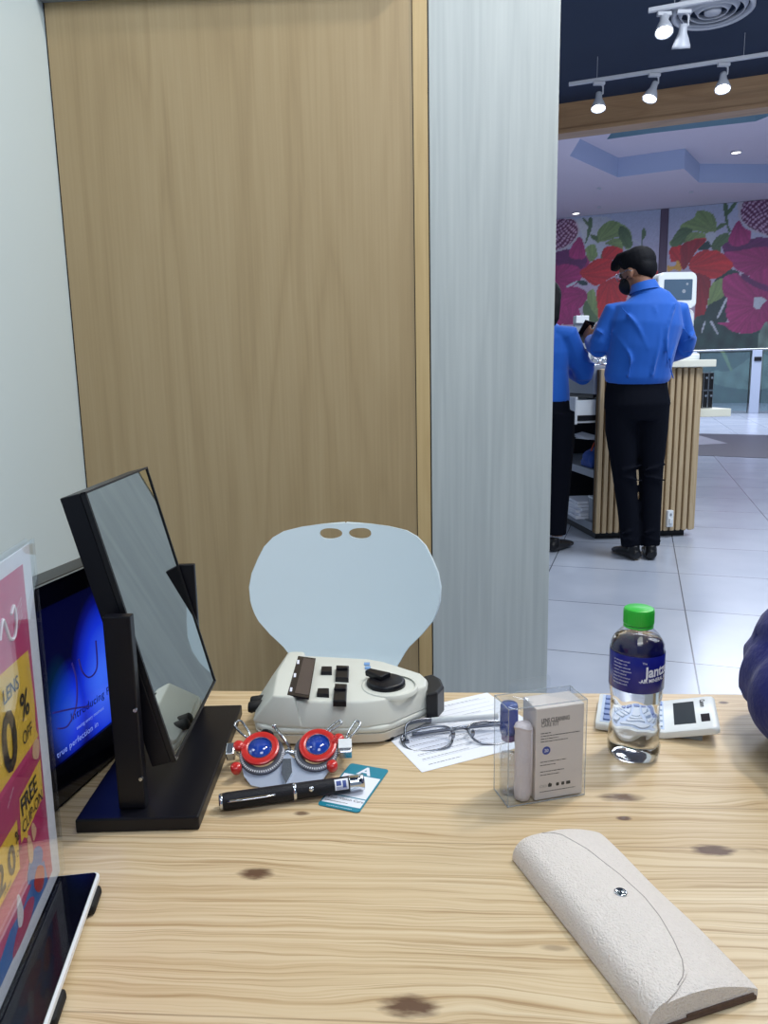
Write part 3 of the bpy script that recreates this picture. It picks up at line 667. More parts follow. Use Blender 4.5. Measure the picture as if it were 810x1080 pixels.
def head(bm, c, f, up, s=1.0):
    """head centre c, facing f"""
    f, up = Vector(f).normalized(), Vector(up); r_ = f.cross(up).normalized(); up = r_.cross(f)
    Q = Matrix((r_, f, up)).transposed()
    P = lambda x, y, z: Vector(c)+Q @ Vector((x*s, y*s, z*s))
    ell(bm, P(0, -0.012, 0.025), (0.076*s, 0.094*s, 0.088*s), Q); ell(bm, P(0, 0.022, -0.045), (0.056*s, 0.064*s, 0.068*s), Q)
    ell(bm, P(0, 0.05, -0.085), (0.032*s, 0.03*s, 0.026*s), Q)
    tube(bm, [P(0, 0.082, 0.012), P(0, 0.098, -0.015), P(0, 0.102, -0.028), P(0, 0.085, -0.034)], [0.008*s, 0.011*s, 0.014*s, 0.012*s], 8)
    for x in (-0.014, 0.014): ell(bm, P(x, 0.089, -0.03), (0.009*s,)*3)
    ell(bm, P(0, 0.082, -0.056), (0.024*s, 0.010*s, 0.007*s), Q); ell(bm, P(0, 0.080, -0.067), (0.022*s, 0.010*s, 0.008*s), Q)
    tube(bm, [P(-0.05, 0.066, 0.032), P(0, 0.082, 0.036), P(0.05, 0.066, 0.032)], 0.008*s, 8)
    for x in (-1, 1): ell(bm, P(x*0.078, -0.005, -0.012), (0.009*s, 0.019*s, 0.031*s), Q)
    return P, Q
def eyes(P, s, parent):
    for x in (-0.031, 0.031):
        bm = BM(); ell(bm, P(x, 0.072, 0.008), (0.012*s,)*3, seg=12); ell(bm, P(x, 0.0815, 0.008), (0.0052*s, 0.004*s, 0.0052*s), seg=10)
        for f in bm.faces: f.material_index = 0
        e = obj('eye', bm, MATS.get('eye') or mat('eye', (60, 44, 38), 0.2), parent, True)
def leg(bm, hip, knee, ankle, r):
    tube(bm, [Vector(hip)+Vector((0, 0, 0.05)), hip, (Vector(hip)+Vector(knee))/2, knee, (Vector(knee)*0.6+Vector(ankle)*0.4), ankle], [r[0]*0.9, r[0], r[0]*0.86, r[1], r[1]*0.98, r[2]], 16)
def shoe(parent, ankle, f, m, L_=0.26, label=None):
    a = Vector(ankle); f = Vector((f[0], f[1], 0)).normalized(); s_ = Vector((f.y, -f.x, 0))
    bm = BM(); P = lambda x, y, z: Vector((a.x, a.y, 0))+f*y+s_*x+Vector((0, 0, z))
    tube(bm, [P(0, -0.07, 0.03), P(0, -0.05, 0.036), P(0, 0.02, 0.036), P(0, 0.09, 0.03), P(0, 0.15, 0.022), P(0, L_-0.075, 0.016)],
         [(0.026, 0.024), (0.034, 0.032), (0.037, 0.034), (0.043, 0.026), (0.038, 0.018), (0.016, 0.010)], 14, up=(0, 0, 1))
    tube(bm, [P(0, -0.035, 0.03), P(0, -0.03, 0.085)], [(0.034, 0.038), (0.030, 0.034)], 12)
    return remesh('shoe', bm, m, parent, 0.006, 3)

# --- man standing at the counter, back to the camera
mx, my = 1.43, 4.22
man = thing('person', 'man in royal blue shirt and black trousers standing at the slatted counter', 'person', (mx, my, 0))
V3 = Vector
sho = {'L': V3((-0.150, 0.03, 1.395)), 'R': V3((0.212, 0.02, 1.395))}
elb = {'L': V3((-0.215, 0.05, 1.195)), 'R': V3((0.272, 0.06, 1.19))}
wri = {'L': V3((-0.20, 0.28, 1.25)), 'R': V3((0.20, 0.27, 1.13))}
hc = V3((-0.02, 0.055, 1.60)); fdir = V3((-0.62, 0.70, -0.28))
bm = BM()
P, Q = head(bm, hc, fdir, (0, 0, 1))
tube(bm, [(0.02, 0.0, 1.40), (0.01, 0.01, 1.49), hc+V3((0.01, -0.03, -0.03))], [0.062, 0.056, 0.055], 16)
tube(bm, [(0.0, 0.02, 0.95), (0.0, 0.02, 1.12), (0.02, 0.01, 1.3), (0.03, 0.01, 1.43)], [(0.14, 0.09), (0.13, 0.085), (0.155, 0.095), (0.12, 0.07)], 18, up=(0, 1, 0))
for s_ in 'LR':
    tube(bm, [sho[s_], (sho[s_]+elb[s_])/2, elb[s_]], [0.045, 0.042, 0.036], 12); tube(bm, [elb[s_], (elb[s_]+wri[s_])/2, wri[s_]], [0.036, 0.034, 0.025], 12)
    sx = -1 if s_ == 'L' else 1
    leg(bm, (sx*0.085, 0.03, 0.9), (0.02+sx*0.075, 0.03, 0.5), (0.045+sx*0.055, 0.0, 0.09), (0.07, 0.05, 0.036))
hand(bm, wri['L'], (-0.05, 0.6, 0.5), (0.9, 0.2, -0.3), (0, -0.4, 0.9), 0.9)
hand(bm, wri['R'], (-0.3, 0.8, -0.2), (0, -0.1, -1), (-1, 0, 0), 0.5)
body = remesh('body', bm, m_skin, man, 0.0065, 3)
eyes(P, 1, man)
# shirt
bm = BM()
tube(bm, [(-0.005, 0.02, 1.008), (-0.005, 0.015, 1.04), (0.0, 0.01, 1.10), (0.01, 0.0, 1.20), (0.025, 0.0, 1.32), (0.03, 0.0, 1.42), (0.028, 0.0, 1.465), (0.015, 0.005, 1.50)],
     [(0.172, 0.118), (0.184, 0.128), (0.180, 0.126), (0.186, 0.130), (0.202, 0.130), (0.178, 0.108), (0.120, 0.080), (0.062, 0.062)], 28, up=(0, 1, 0))
for s_ in 'LR':
    a, e, w = sho[s_], elb[s_], wri[s_]
    inn = V3((0.06 if s_ == 'L' else -0.06, 0, 0.0))
    tube(bm, [a+inn, a+V3((0, 0, -0.005)), a*0.6+e*0.4, e+V3((0, -0.01, 0.03)), e+V3((0, 0.0, -0.012))], [0.052, 0.057, 0.057, 0.056, 0.046], 16)
    tube(bm, [e+V3((0, -0.015, 0.0)), e*0.65+w*0.35, e*0.25+w*0.75, w+(e-w).normalized()*0.01], [0.054, 0.053, 0.044, 0.038], 16)
# folds: long creases down the back and round the arms
for pts, r_ in (([(-0.14, -0.10, 1.40), (-0.06, -0.127, 1.30), (0.0, -0.130, 1.18)], 0.011), ([(0.15, -0.10, 1.42), (0.10, -0.128, 1.28), (0.11, -0.128, 1.10)], 0.011),
                ([(0.03, -0.118, 1.40), (0.06, -0.13, 1.25), (0.03, -0.126, 1.04)], 0.010), ([(-0.15, -0.07, 1.25), (-0.09, -0.122, 1.14), (-0.10, -0.118, 1.03)], 0.011),
                ([(0.17, -0.07, 1.22), (0.13, -0.112, 1.10), (0.16, -0.09, 1.02)], 0.011), ([(0.215, -0.045, 1.30), (0.25, -0.05, 1.25), (0.30, 0.0, 1.27)], 0.010),
                ([(-0.25, 0.0, 1.30), (-0.20, -0.05, 1.26), (-0.16, -0.05, 1.29)], 0.009), ([(0.22, -0.03, 1.22), (0.27, -0.03, 1.235), (0.32, 0.02, 1.24)], 0.010)):
    tube(bm, [Vector(p)*1+V3((0, 0.0045, 0)) for p in spline(pts, 5, False)], r_*0.62, 8)
shirt = remesh('shirt', bm, m_shirt, man, 0.0075, 7)
bm = BM(); tube(bm, [(0.018, 0.002, 1.475), (0.012, 0.006, 1.515), (0.008, 0.010, 1.535)], [(0.078, 0.074), (0.068, 0.066), (0.064, 0.064)], 24, cap=False, up=(0, 1, 0))
tube(bm, [(0.008, 0.010, 1.535), (0.014, 0.003, 1.49)], [(0.066, 0.066), (0.082, 0.078)], 24, cap=False, up=(0, 1, 0)); obj('collar', bm, m_shirt, shirt, True)
# trousers
bm = BM()
tube(bm, [(-0.005, 0.02, 1.03), (-0.005, 0.02, 0.96), (0.0, 0.01, 0.88), (0.0, 0.01, 0.80)], [(0.166, 0.112), (0.172, 0.120), (0.182, 0.130), (0.150, 0.11)], 26, up=(0, 1, 0))
for sx in (-1, 1):
    tube(bm, [(sx*0.080, 0.01, 0.90), (sx*0.084+0.004, 0.02, 0.74), (0.02+sx*0.076, 0.02, 0.50), (0.036+sx*0.064, 0.01, 0.28), (0.046+sx*0.056, -0.005, 0.075)], [0.098, 0.090, 0.067, 0.059, 0.054], 20)
    for zz, dx in ((0.52, 0.06), (0.46, -0.06), (0.16, 0.05), (0.11, -0.05)):
        tube(bm, [(0.03+sx*0.066-dx, -0.05, zz), (0.03+sx*0.066, -0.057, zz+0.012), (0.03+sx*0.066+dx, -0.035, zz+0.03)], 0.007, 8)
remesh('trousers', bm, m_trousers, man, 0.0075, 3)
for sx in (-1, 1): shoe(man, (0.05+sx*0.056, 0.0, 0), (sx*0.25, 1, 0), m_shoe)
# hair with a quiff pushed forward
bm = BM()
ell(bm, P(0, -0.024, 0.046), (0.086, 0.098, 0.086), Q); ell(bm, P(0, -0.060, 0.005), (0.074, 0.056, 0.068), Q)
tube(bm, [P(0, 0.0, 0.10), P(0, 0.06, 0.105), P(0, 0.105, 0.085), P(0, 0.128, 0.062)], [(0.065, 0.03), (0.062, 0.032), (0.05, 0.024), (0.03, 0.012)], 14)
remesh('hair', bm, m_hair, man, 0.006, 3)
# face mask with ear loops, glasses
bm = BM(); ell(bm, P(0, 0.052, -0.052), (0.062, 0.062, 0.052), Q)
mask = remesh('face_mask', bm, mat('black_face_mask', (24, 24, 30), 0.8), man, 0.006, 3)
for x in (-1, 1):
    bm = BM(); tube(bm, [P(x*0.055, 0.06, -0.035), P(x*0.074, 0.01, -0.02), P(x*0.084, -0.018, 0.0)], 0.0025, 6); obj('ear_loop', bm, m_black, mask)
bm = BM()
for x in (-0.033, 0.033): tube(bm, [P(x+0.026*math.cos(a*PI/10), 0.10-0.012*abs(math.cos(a*PI/10)), 0.006+0.02*math.sin(a*PI/10)) for a in range(21)], 0.0018, 6)
for x in (-1, 1): tube(bm, [P(x*0.058, 0.088, 0.012), P(x*0.084, 0.0, 0.008), P(x*0.086, -0.02, -0.006)], 0.0018, 6)
tube(bm, [P(-0.009, 0.101, 0.01), P(0.009, 0.101, 0.01)], 0.0018, 6); obj('glasses', bm, m_metal, man, True)

# phone in his left hand
ph = V3((mx, my, 0))+wri['L']+V3((-0.012, 0.085, 0.055))
t = thing('smartphone', "black smartphone held in the standing man's left hand", 'phone', ph)
rot = Euler((R(35), R(12), R(15))).to_matrix()
bm = BM(); box(bm, (0, 0, 0), (0.07, 0.009, 0.145), 0.004, rot); obj('phone_body', bm, m_blackplastic, t)
bm = BM(); box(bm, rot @ V3((0, -0.0046, 0)), (0.064, 0.0008, 0.136), 0, rot); obj('screen', bm, m_blackgloss, t)
bm = BM(); box(bm, rot @ V3((-0.018, 0.005, 0.05)), (0.026, 0.003, 0.026), 0.003, rot); obj('camera_bump', bm, m_metal, t)

# --- woman beside the counter, mostly behind the pillar, facing right
wx, wy = 0.985, 4.50
wom = thing('person', 'woman in blue long-sleeved shirt and black trousers half hidden behind the pale pillar', 'person', (wx, wy, 0), R(50))
hc = V3((0.0, 0.02, 1.47)); bm = BM(); P, Q = head(bm, hc, (0.85, 0.5, -0.25), (0, 0, 1), 0.94)
tube(bm, [(-0.02, 0.02, 1.27), (-0.01, 0.02, 1.36), hc+V3((-0.02, 0, -0.02))], [0.052, 0.048, 0.048], 14)
tube(bm, [(0, 0.02, 0.86), (0, 0.02, 1.05), (0, 0.02, 1.2), (-0.01, 0.02, 1.31)], [(0.085, 0.13), (0.08, 0.115), (0.09, 0.135), (0.06, 0.10)], 18, up=(0, 1, 0))
wsh = {'N': V3((0.01, -0.115, 1.285)), 'F': V3((0.01, 0.155, 1.285))}
wel = {'N': V3((0.125, -0.17, 1.04)), 'F': V3((0.09, 0.2, 1.04))}
wwr = {'N': V3((0.26, 0.0, 1.08)), 'F': V3((0.28, 0.14, 1.09))}
for s_ in 'NF':
    tube(bm, [wsh[s_], (wsh[s_]+wel[s_])/2, wel[s_]], [0.038, 0.036, 0.031], 12); tube(bm, [wel[s_], (wel[s_]+wwr[s_])/2, wwr[s_]], [0.031, 0.029, 0.022], 12)
    hand(bm, wwr[s_], (0.8, 0.3, 0.1), (0, 0, -1), (0, 1 if s_ == 'N' else -1, 0.3), 0.6, 0.92)
for sy, yy in (('N', -0.08), ('F', 0.09)): leg(bm, (0, yy+0.02, 0.84), (0.02, yy+0.01, 0.46), (0.0, yy, 0.09), (0.07, 0.048, 0.034))
remesh('body', bm, m_skin_light, wom, 0.0065, 3); eyes(P, 0.94, wom)
bm = BM(); tube(bm, [(0, 0.02, 0.90), (0, 0.02, 0.97), (0, 0.02, 1.08), (0.005, 0.02, 1.18), (0, 0.02, 1.27), (-0.005, 0.02, 1.32), (-0.01, 0.02, 1.35)],
     [(0.12, 0.155), (0.118, 0.15), (0.108, 0.14), (0.122, 0.155), (0.098, 0.152), (0.075, 0.115), (0.056, 0.058)], 26, up=(0, 1, 0))
for s_ in 'NF':
    a, e, w = wsh[s_], wel[s_], wwr[s_]
    tube(bm, [a+V3((-0.02, 0.05 if s_ == 'N' else -0.05, 0.0)), a, a*0.5+e*0.5, e+V3((0, 0, 0.03)), e+V3((0, 0, -0.02))], [0.052, 0.062, 0.062, 0.063, 0.045], 14)
    tube(bm, [e, e*0.6+w*0.4, w], [0.052, 0.048, 0.036], 14)
for pts in ([(0.04, -0.18, 1.2), (0.09, -0.20, 1.17), (0.13, -0.17, 1.2)], [(0.06, -0.2, 1.12), (0.12, -0.23, 1.11), (0.17, -0.17, 1.13)]): tube(bm, spline(pts, 4, False), 0.011, 8)
remesh('shirt', bm, m_shirt, wom, 0.0075, 3)
bm = BM(); tube(bm, [(0, 0.02, 0.93), (0, 0.02, 0.82), (0, 0.02, 0.74)], [(0.112, 0.150), (0.118, 0.16), (0.09, 0.13)], 24, up=(0, 1, 0))
for yy in (-0.075, 0.095): tube(bm, [(0, yy, 0.84), (0.015, yy, 0.65), (0.02, yy, 0.45), (0.005, yy, 0.25), (0.0, yy, 0.10)], [0.092, 0.088, 0.072, 0.066, 0.060], 18)
remesh('trousers', bm, m_trousers, wom, 0.0075, 3)
for yy in (-0.08, 0.09): shoe(wom, (0.0, yy, 0), (1, -0.05, 0), m_shoe, 0.24)
bm = BM(); ell(bm, P(0, -0.02, 0.035), (0.086, 0.100, 0.094), Q); tube(bm, [P(0, -0.06, 0.03), P(0, -0.075, -0.05), P(0, -0.075, -0.13), P(0, -0.07, -0.17)], [(0.08, 0.055), (0.078, 0.05), (0.07, 0.042), (0.05, 0.02)], 16)
remesh('hair', bm, m_hair, wom, 0.006, 3)

# --- customer at the right end of the desk, only a sleeve in view
px_, py_ = 0.66, 0.62
cu = thing('person', 'person in navy blue fleece at the right edge, elbow resting on the pine desk', 'person', (px_, py_, 0))
L_ = lambda x, y, z: V3((x-px_, y-py_, z))
hc = L_(0.70, 0.60, 1.30); bm = BM(); P, Q = head(bm, hc, (-0.9, 0.2, -0.1), (0, 0, 1))
tube(bm, [L_(0.70, 0.60, 1.08), L_(0.70, 0.60, 1.18), hc+V3((0.02, 0, -0.02))], [0.06, 0.054, 0.052], 14)
tube(bm, [L_(0.72, 0.60, 0.48), L_(0.73, 0.60, 0.7), L_(0.72, 0.60, 0.9), L_(0.70, 0.60, 1.1)], [(0.1, 0.15), (0.09, 0.13), (0.1, 0.15), (0.07, 0.11)], 16, up=(0, 1, 0))
csh = {'F': L_(0.66, 0.77, 1.04), 'N': L_(0.66, 0.43, 1.04)}
cel = {'F': L_(0.409, 0.695, 0.757), 'N': L_(0.44, 0.34, 0.757)}
cwr = {'F': L_(0.45, 0.48, 0.748), 'N': L_(0.44, 0.47, 0.77)}
for s_ in 'FN':
    tube(bm, [csh[s_], (csh[s_]+cel[s_])/2, cel[s_]], [0.042, 0.04, 0.034], 12)
    tube(bm, [cel[s_], (cel[s_]+cwr[s_])/2+V3((-0.02 if s_ == 'F' else 0, 0, -0.002)), cwr[s_]], [0.030, 0.028, 0.021], 12)
hand(bm, cwr['F'], (0.7, -0.7, 0), (0, 0, -1), (-0.5, -0.5, 0), 0.4); hand(bm, cwr['N'], (0.2, 0.9, 0.05), (0, 0, -1), (-1, 0, 0), 0.6)
for yy in (-0.11, 0.10):
    tube(bm, [L_(0.74, 0.6+yy, 0.5), L_(0.52, 0.6+yy, 0.52), L_(0.36, 0.6+yy, 0.51)], [0.07, 0.06, 0.05], 14); tube(bm, [L_(0.36, 0.6+yy, 0.51), L_(0.38, 0.6+yy, 0.3), L_(0.38, 0.6+yy, 0.09)], [0.05, 0.046, 0.035], 14)
remesh('body', bm, m_skin_light, cu, 0.0065, 3); eyes(P, 1, cu)
bm = BM(); tube(bm, [L_(0.73, 0.60, 0.52), L_(0.73, 0.60, 0.66), L_(0.72, 0.60, 0.86), L_(0.71, 0.60, 1.0), L_(0.70, 0.60, 1.09), L_(0.70, 0.60, 1.14)], [(0.14, 0.19), (0.13, 0.18), (0.13, 0.19), (0.12, 0.19), (0.09, 0.14), (0.065, 0.07)], 26, up=(0, 1, 0))
a, e, w = csh['F'], cel['F'], cwr['F']; md = L_(0.394, 0.62, 0.750)
n_ = 16; up_path = [a+V3((0.04, -0.06, 0))]+[a.lerp(e+V3((0.004, 0.004, 0.012)), k/n_) for k in range(n_+1)]
tube(bm, up_path, [0.06]+[0.061-0.004*k/n_+0.0048*math.sin(k*1.75) for k in range(n_+1)], 22)
fp = spline([e+V3((0.004, 0.010, 0.004)), e, md, (md+w)/2, w], 6, False)
tube(bm, fp, [(0.055-0.012*(k/len(fp))**2+0.0048*math.sin(k*1.5), 0.052-0.010*(k/len(fp))**2+0.0042*math.sin(k*1.5+0.6)) for k in range(len(fp))], 22)
ell(bm, e+V3((0.0, 0.0, 0.004)), (0.056, 0.055, 0.053))
a, e, w = csh['N'], cel['N'], cwr['N']
tube(bm, [a+V3((0.04, 0.06, 0)), a, (a+e)/2, e+V3((0, 0, 0.02)), e], [0.06, 0.066, 0.062, 0.056, 0.045], 16); tube(bm, [e, (e+w)/2, w], [0.050, 0.047, 0.038], 16)
remesh('fleece', bm, m_navy, cu, 0.0055, 3)
bm = BM()
for yy in (-0.11, 0.10):
    tube(bm, [L_(0.76, 0.6+yy, 0.51), L_(0.52, 0.6+yy, 0.53), L_(0.35, 0.6+yy, 0.515)], [0.09, 0.08, 0.066], 16); tube(bm, [L_(0.36, 0.6+yy, 0.53), L_(0.38, 0.6+yy, 0.3), L_(0.38, 0.6+yy, 0.10)], [0.066, 0.06, 0.056], 16)
tube(bm, [L_(0.75, 0.6, 0.452), L_(0.74, 0.6, 0.56)], [(0.13, 0.17), (0.13, 0.175)], 20, up=(0, 1, 0)); remesh('trousers', bm, m_trousers, cu, 0.0075, 3)
for yy in (-0.11, 0.10): shoe(cu, L_(0.38, 0.6+yy, 0), (-1, 0, 0), m_shoe)
bm = BM(); ell(bm, P(0, -0.026, 0.04), (0.086, 0.097, 0.088), Q); ell(bm, P(0, -0.065, -0.005), (0.07, 0.05, 0.07), Q); remesh('hair', bm, m_hair, cu, 0.006, 3)
t = thing('stool', 'dark stool under the person in the navy fleece', 'stool', (px_+0.09, py_-0.02, 0))
bm = BM(); lathe(bm, [(0, 0.405), (0.15, 0.405), (0.165, 0.415), (0.165, 0.428), (0.15, 0.438), (0, 0.438)], seg=32); obj('seat', bm, m_blackplastic, t, True)
for k in range(4):
    a = k*PI/2+PI/4; bm = BM(); tube(bm, [(0.11*math.cos(a), 0.11*math.sin(a), 0.405), (0.17*math.cos(a), 0.17*math.sin(a), 0.0)], 0.011, 10); obj('leg', bm, m_metal, t, True)

# ------------------------------------------------------------------ counter
cr = thing('service_counter', 'tall service counter clad in vertical oak slats, ivory top, behind the man in blue', 'counter', (1.346, 4.711, 0), R(6))
bm = BM(); n_s = 16; W_ = 0.665; pt = W_/n_s
for k in range(n_s):
    x = pt*(k+0.5); bx(bm, x-pt*0.36, x+pt*0.36, -0.014, 0.012, 0.045, 1.085, 0.007, mi=0, seg=3)
for k in range(26):   # slats also on the right flank
    y = pt*(k+0.5); bx(bm, W_-0.004, W_+0.018, y-pt*0.36, y+pt*0.36, 0.045, 1.085, 0.007, mi=0)
bx(bm, 0.002, W_-0.002, 0.006, 0.03, 0.05, 1.08, mi=1); bx(bm, W_-0.02, W_+0.004, 0.01, 1.08, 0.05, 1.08, mi=1)
obj('slat_cladding', bm, [m_slat, m_slat_gap], cr)
bm = BM(); bx(bm, 0.03, W_-0.03, 0.05, 1.05, 0, 0.055); obj('plinth', bm, m_black, cr)
bm = BM(); bx(bm, 0.30, W_+0.072, -0.05, 1.15, 1.086, 1.130, 0.004); obj('top_slab', bm, m_wt_ivory, cr)
bm = BM(); bx(bm, -0.02, 0.299, 0.032, 1.10, 0.93, 1.105, 0.003); obj('grey_worktop', bm, m_grey_lam, cr)
bm = BM(); bx(bm, 0.42, 0.45, 0.032, 1.08, 0.055, 1.08); bx(bm, 0.0, 0.42, 1.06, 1.08, 0.055, 0.928); bx(bm, 0.0, 0.42, 0.0305, 0.0325, 0.055, 0.928); obj('carcass', bm, m_dark_in, cr)
for z in (0.055, 0.40): 
    bm = BM(); bx(bm, 0.0, 0.42, 0.033, 1.058, z, z+0.05, 0.002); obj('shelf', bm, m_grey_lam, cr)
bm = BM(); bx(bm, -0.012, 0.0, 0.05, 0.60, 0.905, 0.925); obj('drawer_rail', bm, m_blackplastic, cr)
dr = None
bm = BM(); bx(bm, -0.135, -0.118, 0.03, 0.55, 0.745, 0.915, 0.002); dr = obj('drawer', bm, m_whiteplastic, cr)
bm = BM(); bx(bm, -0.118, 0.40, 0.045, 0.058, 0.80, 0.895); bx(bm, -0.118, 0.40, 0.522, 0.535, 0.80, 0.895); bx(bm, -0.118, 0.40, 0.058, 0.522, 0.80, 0.812); bx(bm, 0.388, 0.4, 0.058, 0.522, 0.812, 0.895); bx(bm, -0.118, 0.40, 0.046, 0.056, 0.752, 0.765)
obj('drawer_box', bm, m_whiteplastic, dr)
bm = BM(); bx(bm, -0.118, 0.40, 0.04, 0.056, 0.766, 0.798); obj('drawer_runner', bm, m_blackplastic, dr)
def onc(x, y, z): return Vector((1.346, 4.711, 0))+Vector((x*math.cos(R(6))-y*math.sin(R(6)), x*math.sin(R(6))+y*math.cos(R(6)), z))
t = thing('power_socket', 'white power socket low on the slatted counter front, right of his trousers', 'socket', onc(0.492, -0.014, 0.13), R(6))
bm = BM(); bx(bm, -0.02, 0.02, -0.028, 0, -0.055, 0.055, 0.005); obj('socket_plate', bm, m_whiteplastic, t)
bm = BM(); bx(bm, -0.012, 0.012, -0.042, -0.028, -0.03, 0.005, 0.004); obj('plug', bm, m_whiteplastic, t)
bm = BM(); bx(bm, -0.006, 0.006, -0.032, -0.028, 0.02, 0.036, 0.002); obj('switch', bm, m_grey_lam, t)
# privacy screen and clutter on the grey worktop
t = thing('desk_screen', 'grey desk screen standing on the grey worktop between the two people in blue', 'screen', onc(0.0, 0.45, 1.106), R(6))
bm = BM(); bx(bm, 0, 0.27, 0, 0.02, 0.0, 0.285, 0.003); obj('screen_board', bm, m_grey_lam, t)
bm = BM(); bx(bm, 0.02, 0.25, -0.03, 0.05, 0, 0.012, 0.002); obj('screen_foot', bm, m_metal, t)
t = thing('tissue_box', 'small white box on top of the grey desk screen', 'box', onc(0.05, 0.46, 1.39), R(6))
bm = BM(); bx(bm, -0.045, 0.045, -0.03, 0.03, 0, 0.05, 0.004); bm2 = bm; obj('carton', bm, m_whiteplastic, t)
bm = BM(); tube(bm, [(0, 0, 0.05), (0.003, 0, 0.058)], [(0.025, 0.008), (0.02, 0.002)], 12); obj('opening', bm, m_grey_lam, t)
t = thing('spectacle_tray', 'chrome tray of shiny spectacle parts on the worktop by the phone', 'tray', onc(0.08, 0.16, 1.106), R(6))
bm = BM(); prism(bm, rrect(-0.08, 0.10, -0.05, 0.06, 0.02), 0, 0.006); obj('tray', bm, m_chrome, t)
def mini_glasses(px, py, z, rz, label):
    t = thing('eyeglasses', label, 'glasses', onc(px, py, z), rz, 'spectacles on the counter tray')
    bm = BM()
    for x in (-0.032, 0.032): tube(bm, [(x+0.026*math.cos(a*PI/10), 0, 0.022+0.02*math.sin(a*PI/10)) for a in range(21)], 0.0025, 6)
    tube(bm, [(-0.007, 0, 0.028), (0.007, 0, 0.028)], 0.0025, 6); obj('rim', bm, m_chrome, t)
    for x in (-0.06, 0.06): bm = BM(); tube(bm, [(x, 0, 0.03), (x*0.97, 0.09, 0.028), (x*0.95, 0.12, 0.004)], 0.0025, 6); obj('temple', bm, m_chrome, t)
mini_glasses(0.06, 0.13, 1.112, R(10), 'shiny spectacles at the front of the chrome tray on the worktop')
mini_glasses(0.13, 0.20, 1.112, R(-35), 'shiny spectacles at the back of the chrome tray, under his phone hand')
t = thing('paper_cup', 'white cup standing on the grey worktop left of the standing man', 'cup', onc(0.03, 0.30, 1.106))
bm = BM(); lathe(bm, [(0.026, 0), (0.034, 0.085), (0.036, 0.088), (0.032, 0.086), (0.025, 0.006), (0, 0.006)], seg=24); obj('cup', bm, m_whiteplastic, t, True)
# magazines on the low shelf, bag on the upper shelf
for k in range(6):
    t = obj('magazine', BM(), m_paper); b_ = BM(); box(b_, (0, 0, 0.0095), (0.20, 0.25, 0.018), 0.003); b_.to_mesh(t.data); b_.free()
    t.location = onc(0.055+0.012*(k % 2), 0.30+0.01*(k % 3), 0.1055+0.0195*k); t.rotation_euler.z = R(6+(-4, 3, -2, 5, 0, -3)[k])
    tag(t, ('lowest', 'second lowest', 'third lowest', 'third from top', 'second from top', 'topmost')[k]+' folded grey-white catalogue in the stack on the low counter shelf', 'catalogue', 'catalogues stacked on the low shelf')
t = thing('storage_bin', 'small grey bin beside the catalogues on the lowest counter shelf', 'bin', onc(0.10, 0.10, 0.105), R(6))
bm = BM(); bx(bm, -0.08, 0.08, -0.055, 0.055, 0, 0.15, 0.01); obj('bin_body', bm, m_grey_lam, t); bm = BM(); bx(bm, -0.085, 0.085, -0.06, 0.06, 0.15, 0.165, 0.004); obj('rim', bm, m_whiteplastic, t)
t = thing('folded_bag', 'crumpled blue bag with an orange strap on the upper counter shelf', 'bag', onc(0.10, 0.22, 0.452), R(6))
bm = BM(); ell(bm, (0, 0, 0.06), (0.10, 0.12, 0.06)); ell(bm, (0.02, 0.05, 0.075), (0.07, 0.07, 0.055)); ell(bm, (-0.03, -0.07, 0.05), (0.06, 0.05, 0.05)); bx(bm, -0.08, 0.08, -0.1, 0.1, 0.0, 0.04)
remesh('bag_body', bm, mat('blue_nylon', (30, 70, 150), 0.6), t, 0.008, 4)
bm = BM(); tube(bm, spline([(-0.07, -0.06, 0.11), (-0.03, -0.02, 0.16), (0.03, 0.03, 0.15), (0.06, 0.07, 0.12)], 5, False), (0.006), 8); obj('strap', bm, mat('orange_strap', (200, 90, 60), 0.6), t, True)
t = thing('paper_bundle', 'loose pale papers lying over the blue bag on the upper shelf', 'papers', onc(0.03, 0.20, 0.645), R(20))
for k in range(3): bm = BM(); box(bm, (0.01*k, 0.02*k, 0.004*k), (0.11, 0.15, 0.003), 0, Euler((R(6*k), R(-5), R(14*k))).to_matrix()); obj('sheet', bm, m_paper, t)

# eye-test machine on the counter
ez = 1.1305
t = thing('autorefractor', 'white eye-test machine with a grey screen on the counter behind his shoulder', 'machine', onc(0.615, 0.36, ez), R(3))
bm = BM(); bx(bm, -0.13, 0.15, -0.17, 0.20, 0, 0.045, 0.012); obj('base', bm, m_whiteplastic, t)
bm = BM(); bx(bm, -0.10, 0.14, -0.10, 0.14, 0.045, 0.16, 0.02); bx(bm, -0.03, 0.155, -0.07, 0.12, 0.10, 0.335, 0.040, seg=5); obj('body', bm, m_whiteplastic, t)
hd = None
bm = BM(); q = rrect(-0.135, 0.13, -0.02, 0.205, 0.035); q = [(x*(1-0.10*max(0, (z-0.15)/0.085)), z) for x, z in q]
prism(bm, q, 0, 0.10, M=basis((0, -0.02, 0.355), (1, 0, 0), (0, 0, 1)), bev=0.012); hd = obj('monitor_head', bm, m_whiteplastic, t)
bm = BM(); flat(bm, rrect(-0.092, 0.095, 0.030, 0.160, 0.006), 0, basis((0, -0.1206, 0.355), (1, 0, 0), (0, 0, 1)), th=0.002); obj('screen', bm, mat('grey_green_screen', (84, 104, 124), 0.15), hd)
bm = BM(); flat(bm, circ(0.06, 0.130, 0.008), 0.002, basis((0, -0.1206, 0.355), (1, 0, 0), (0, 0, 1))); flat(bm, circ(0.04, 0.085, 0.012), 0.002, basis((0, -0.1206, 0.355), (1, 0, 0), (0, 0, 1))); obj('screen_marks', bm, m_grey_lam, hd)
bm = BM(); tube(bm, [(0.08, -0.07, 0.22), (0.08, -0.105, 0.22)], 0.014, 14); obj('knob', bm, m_blackplastic, t)
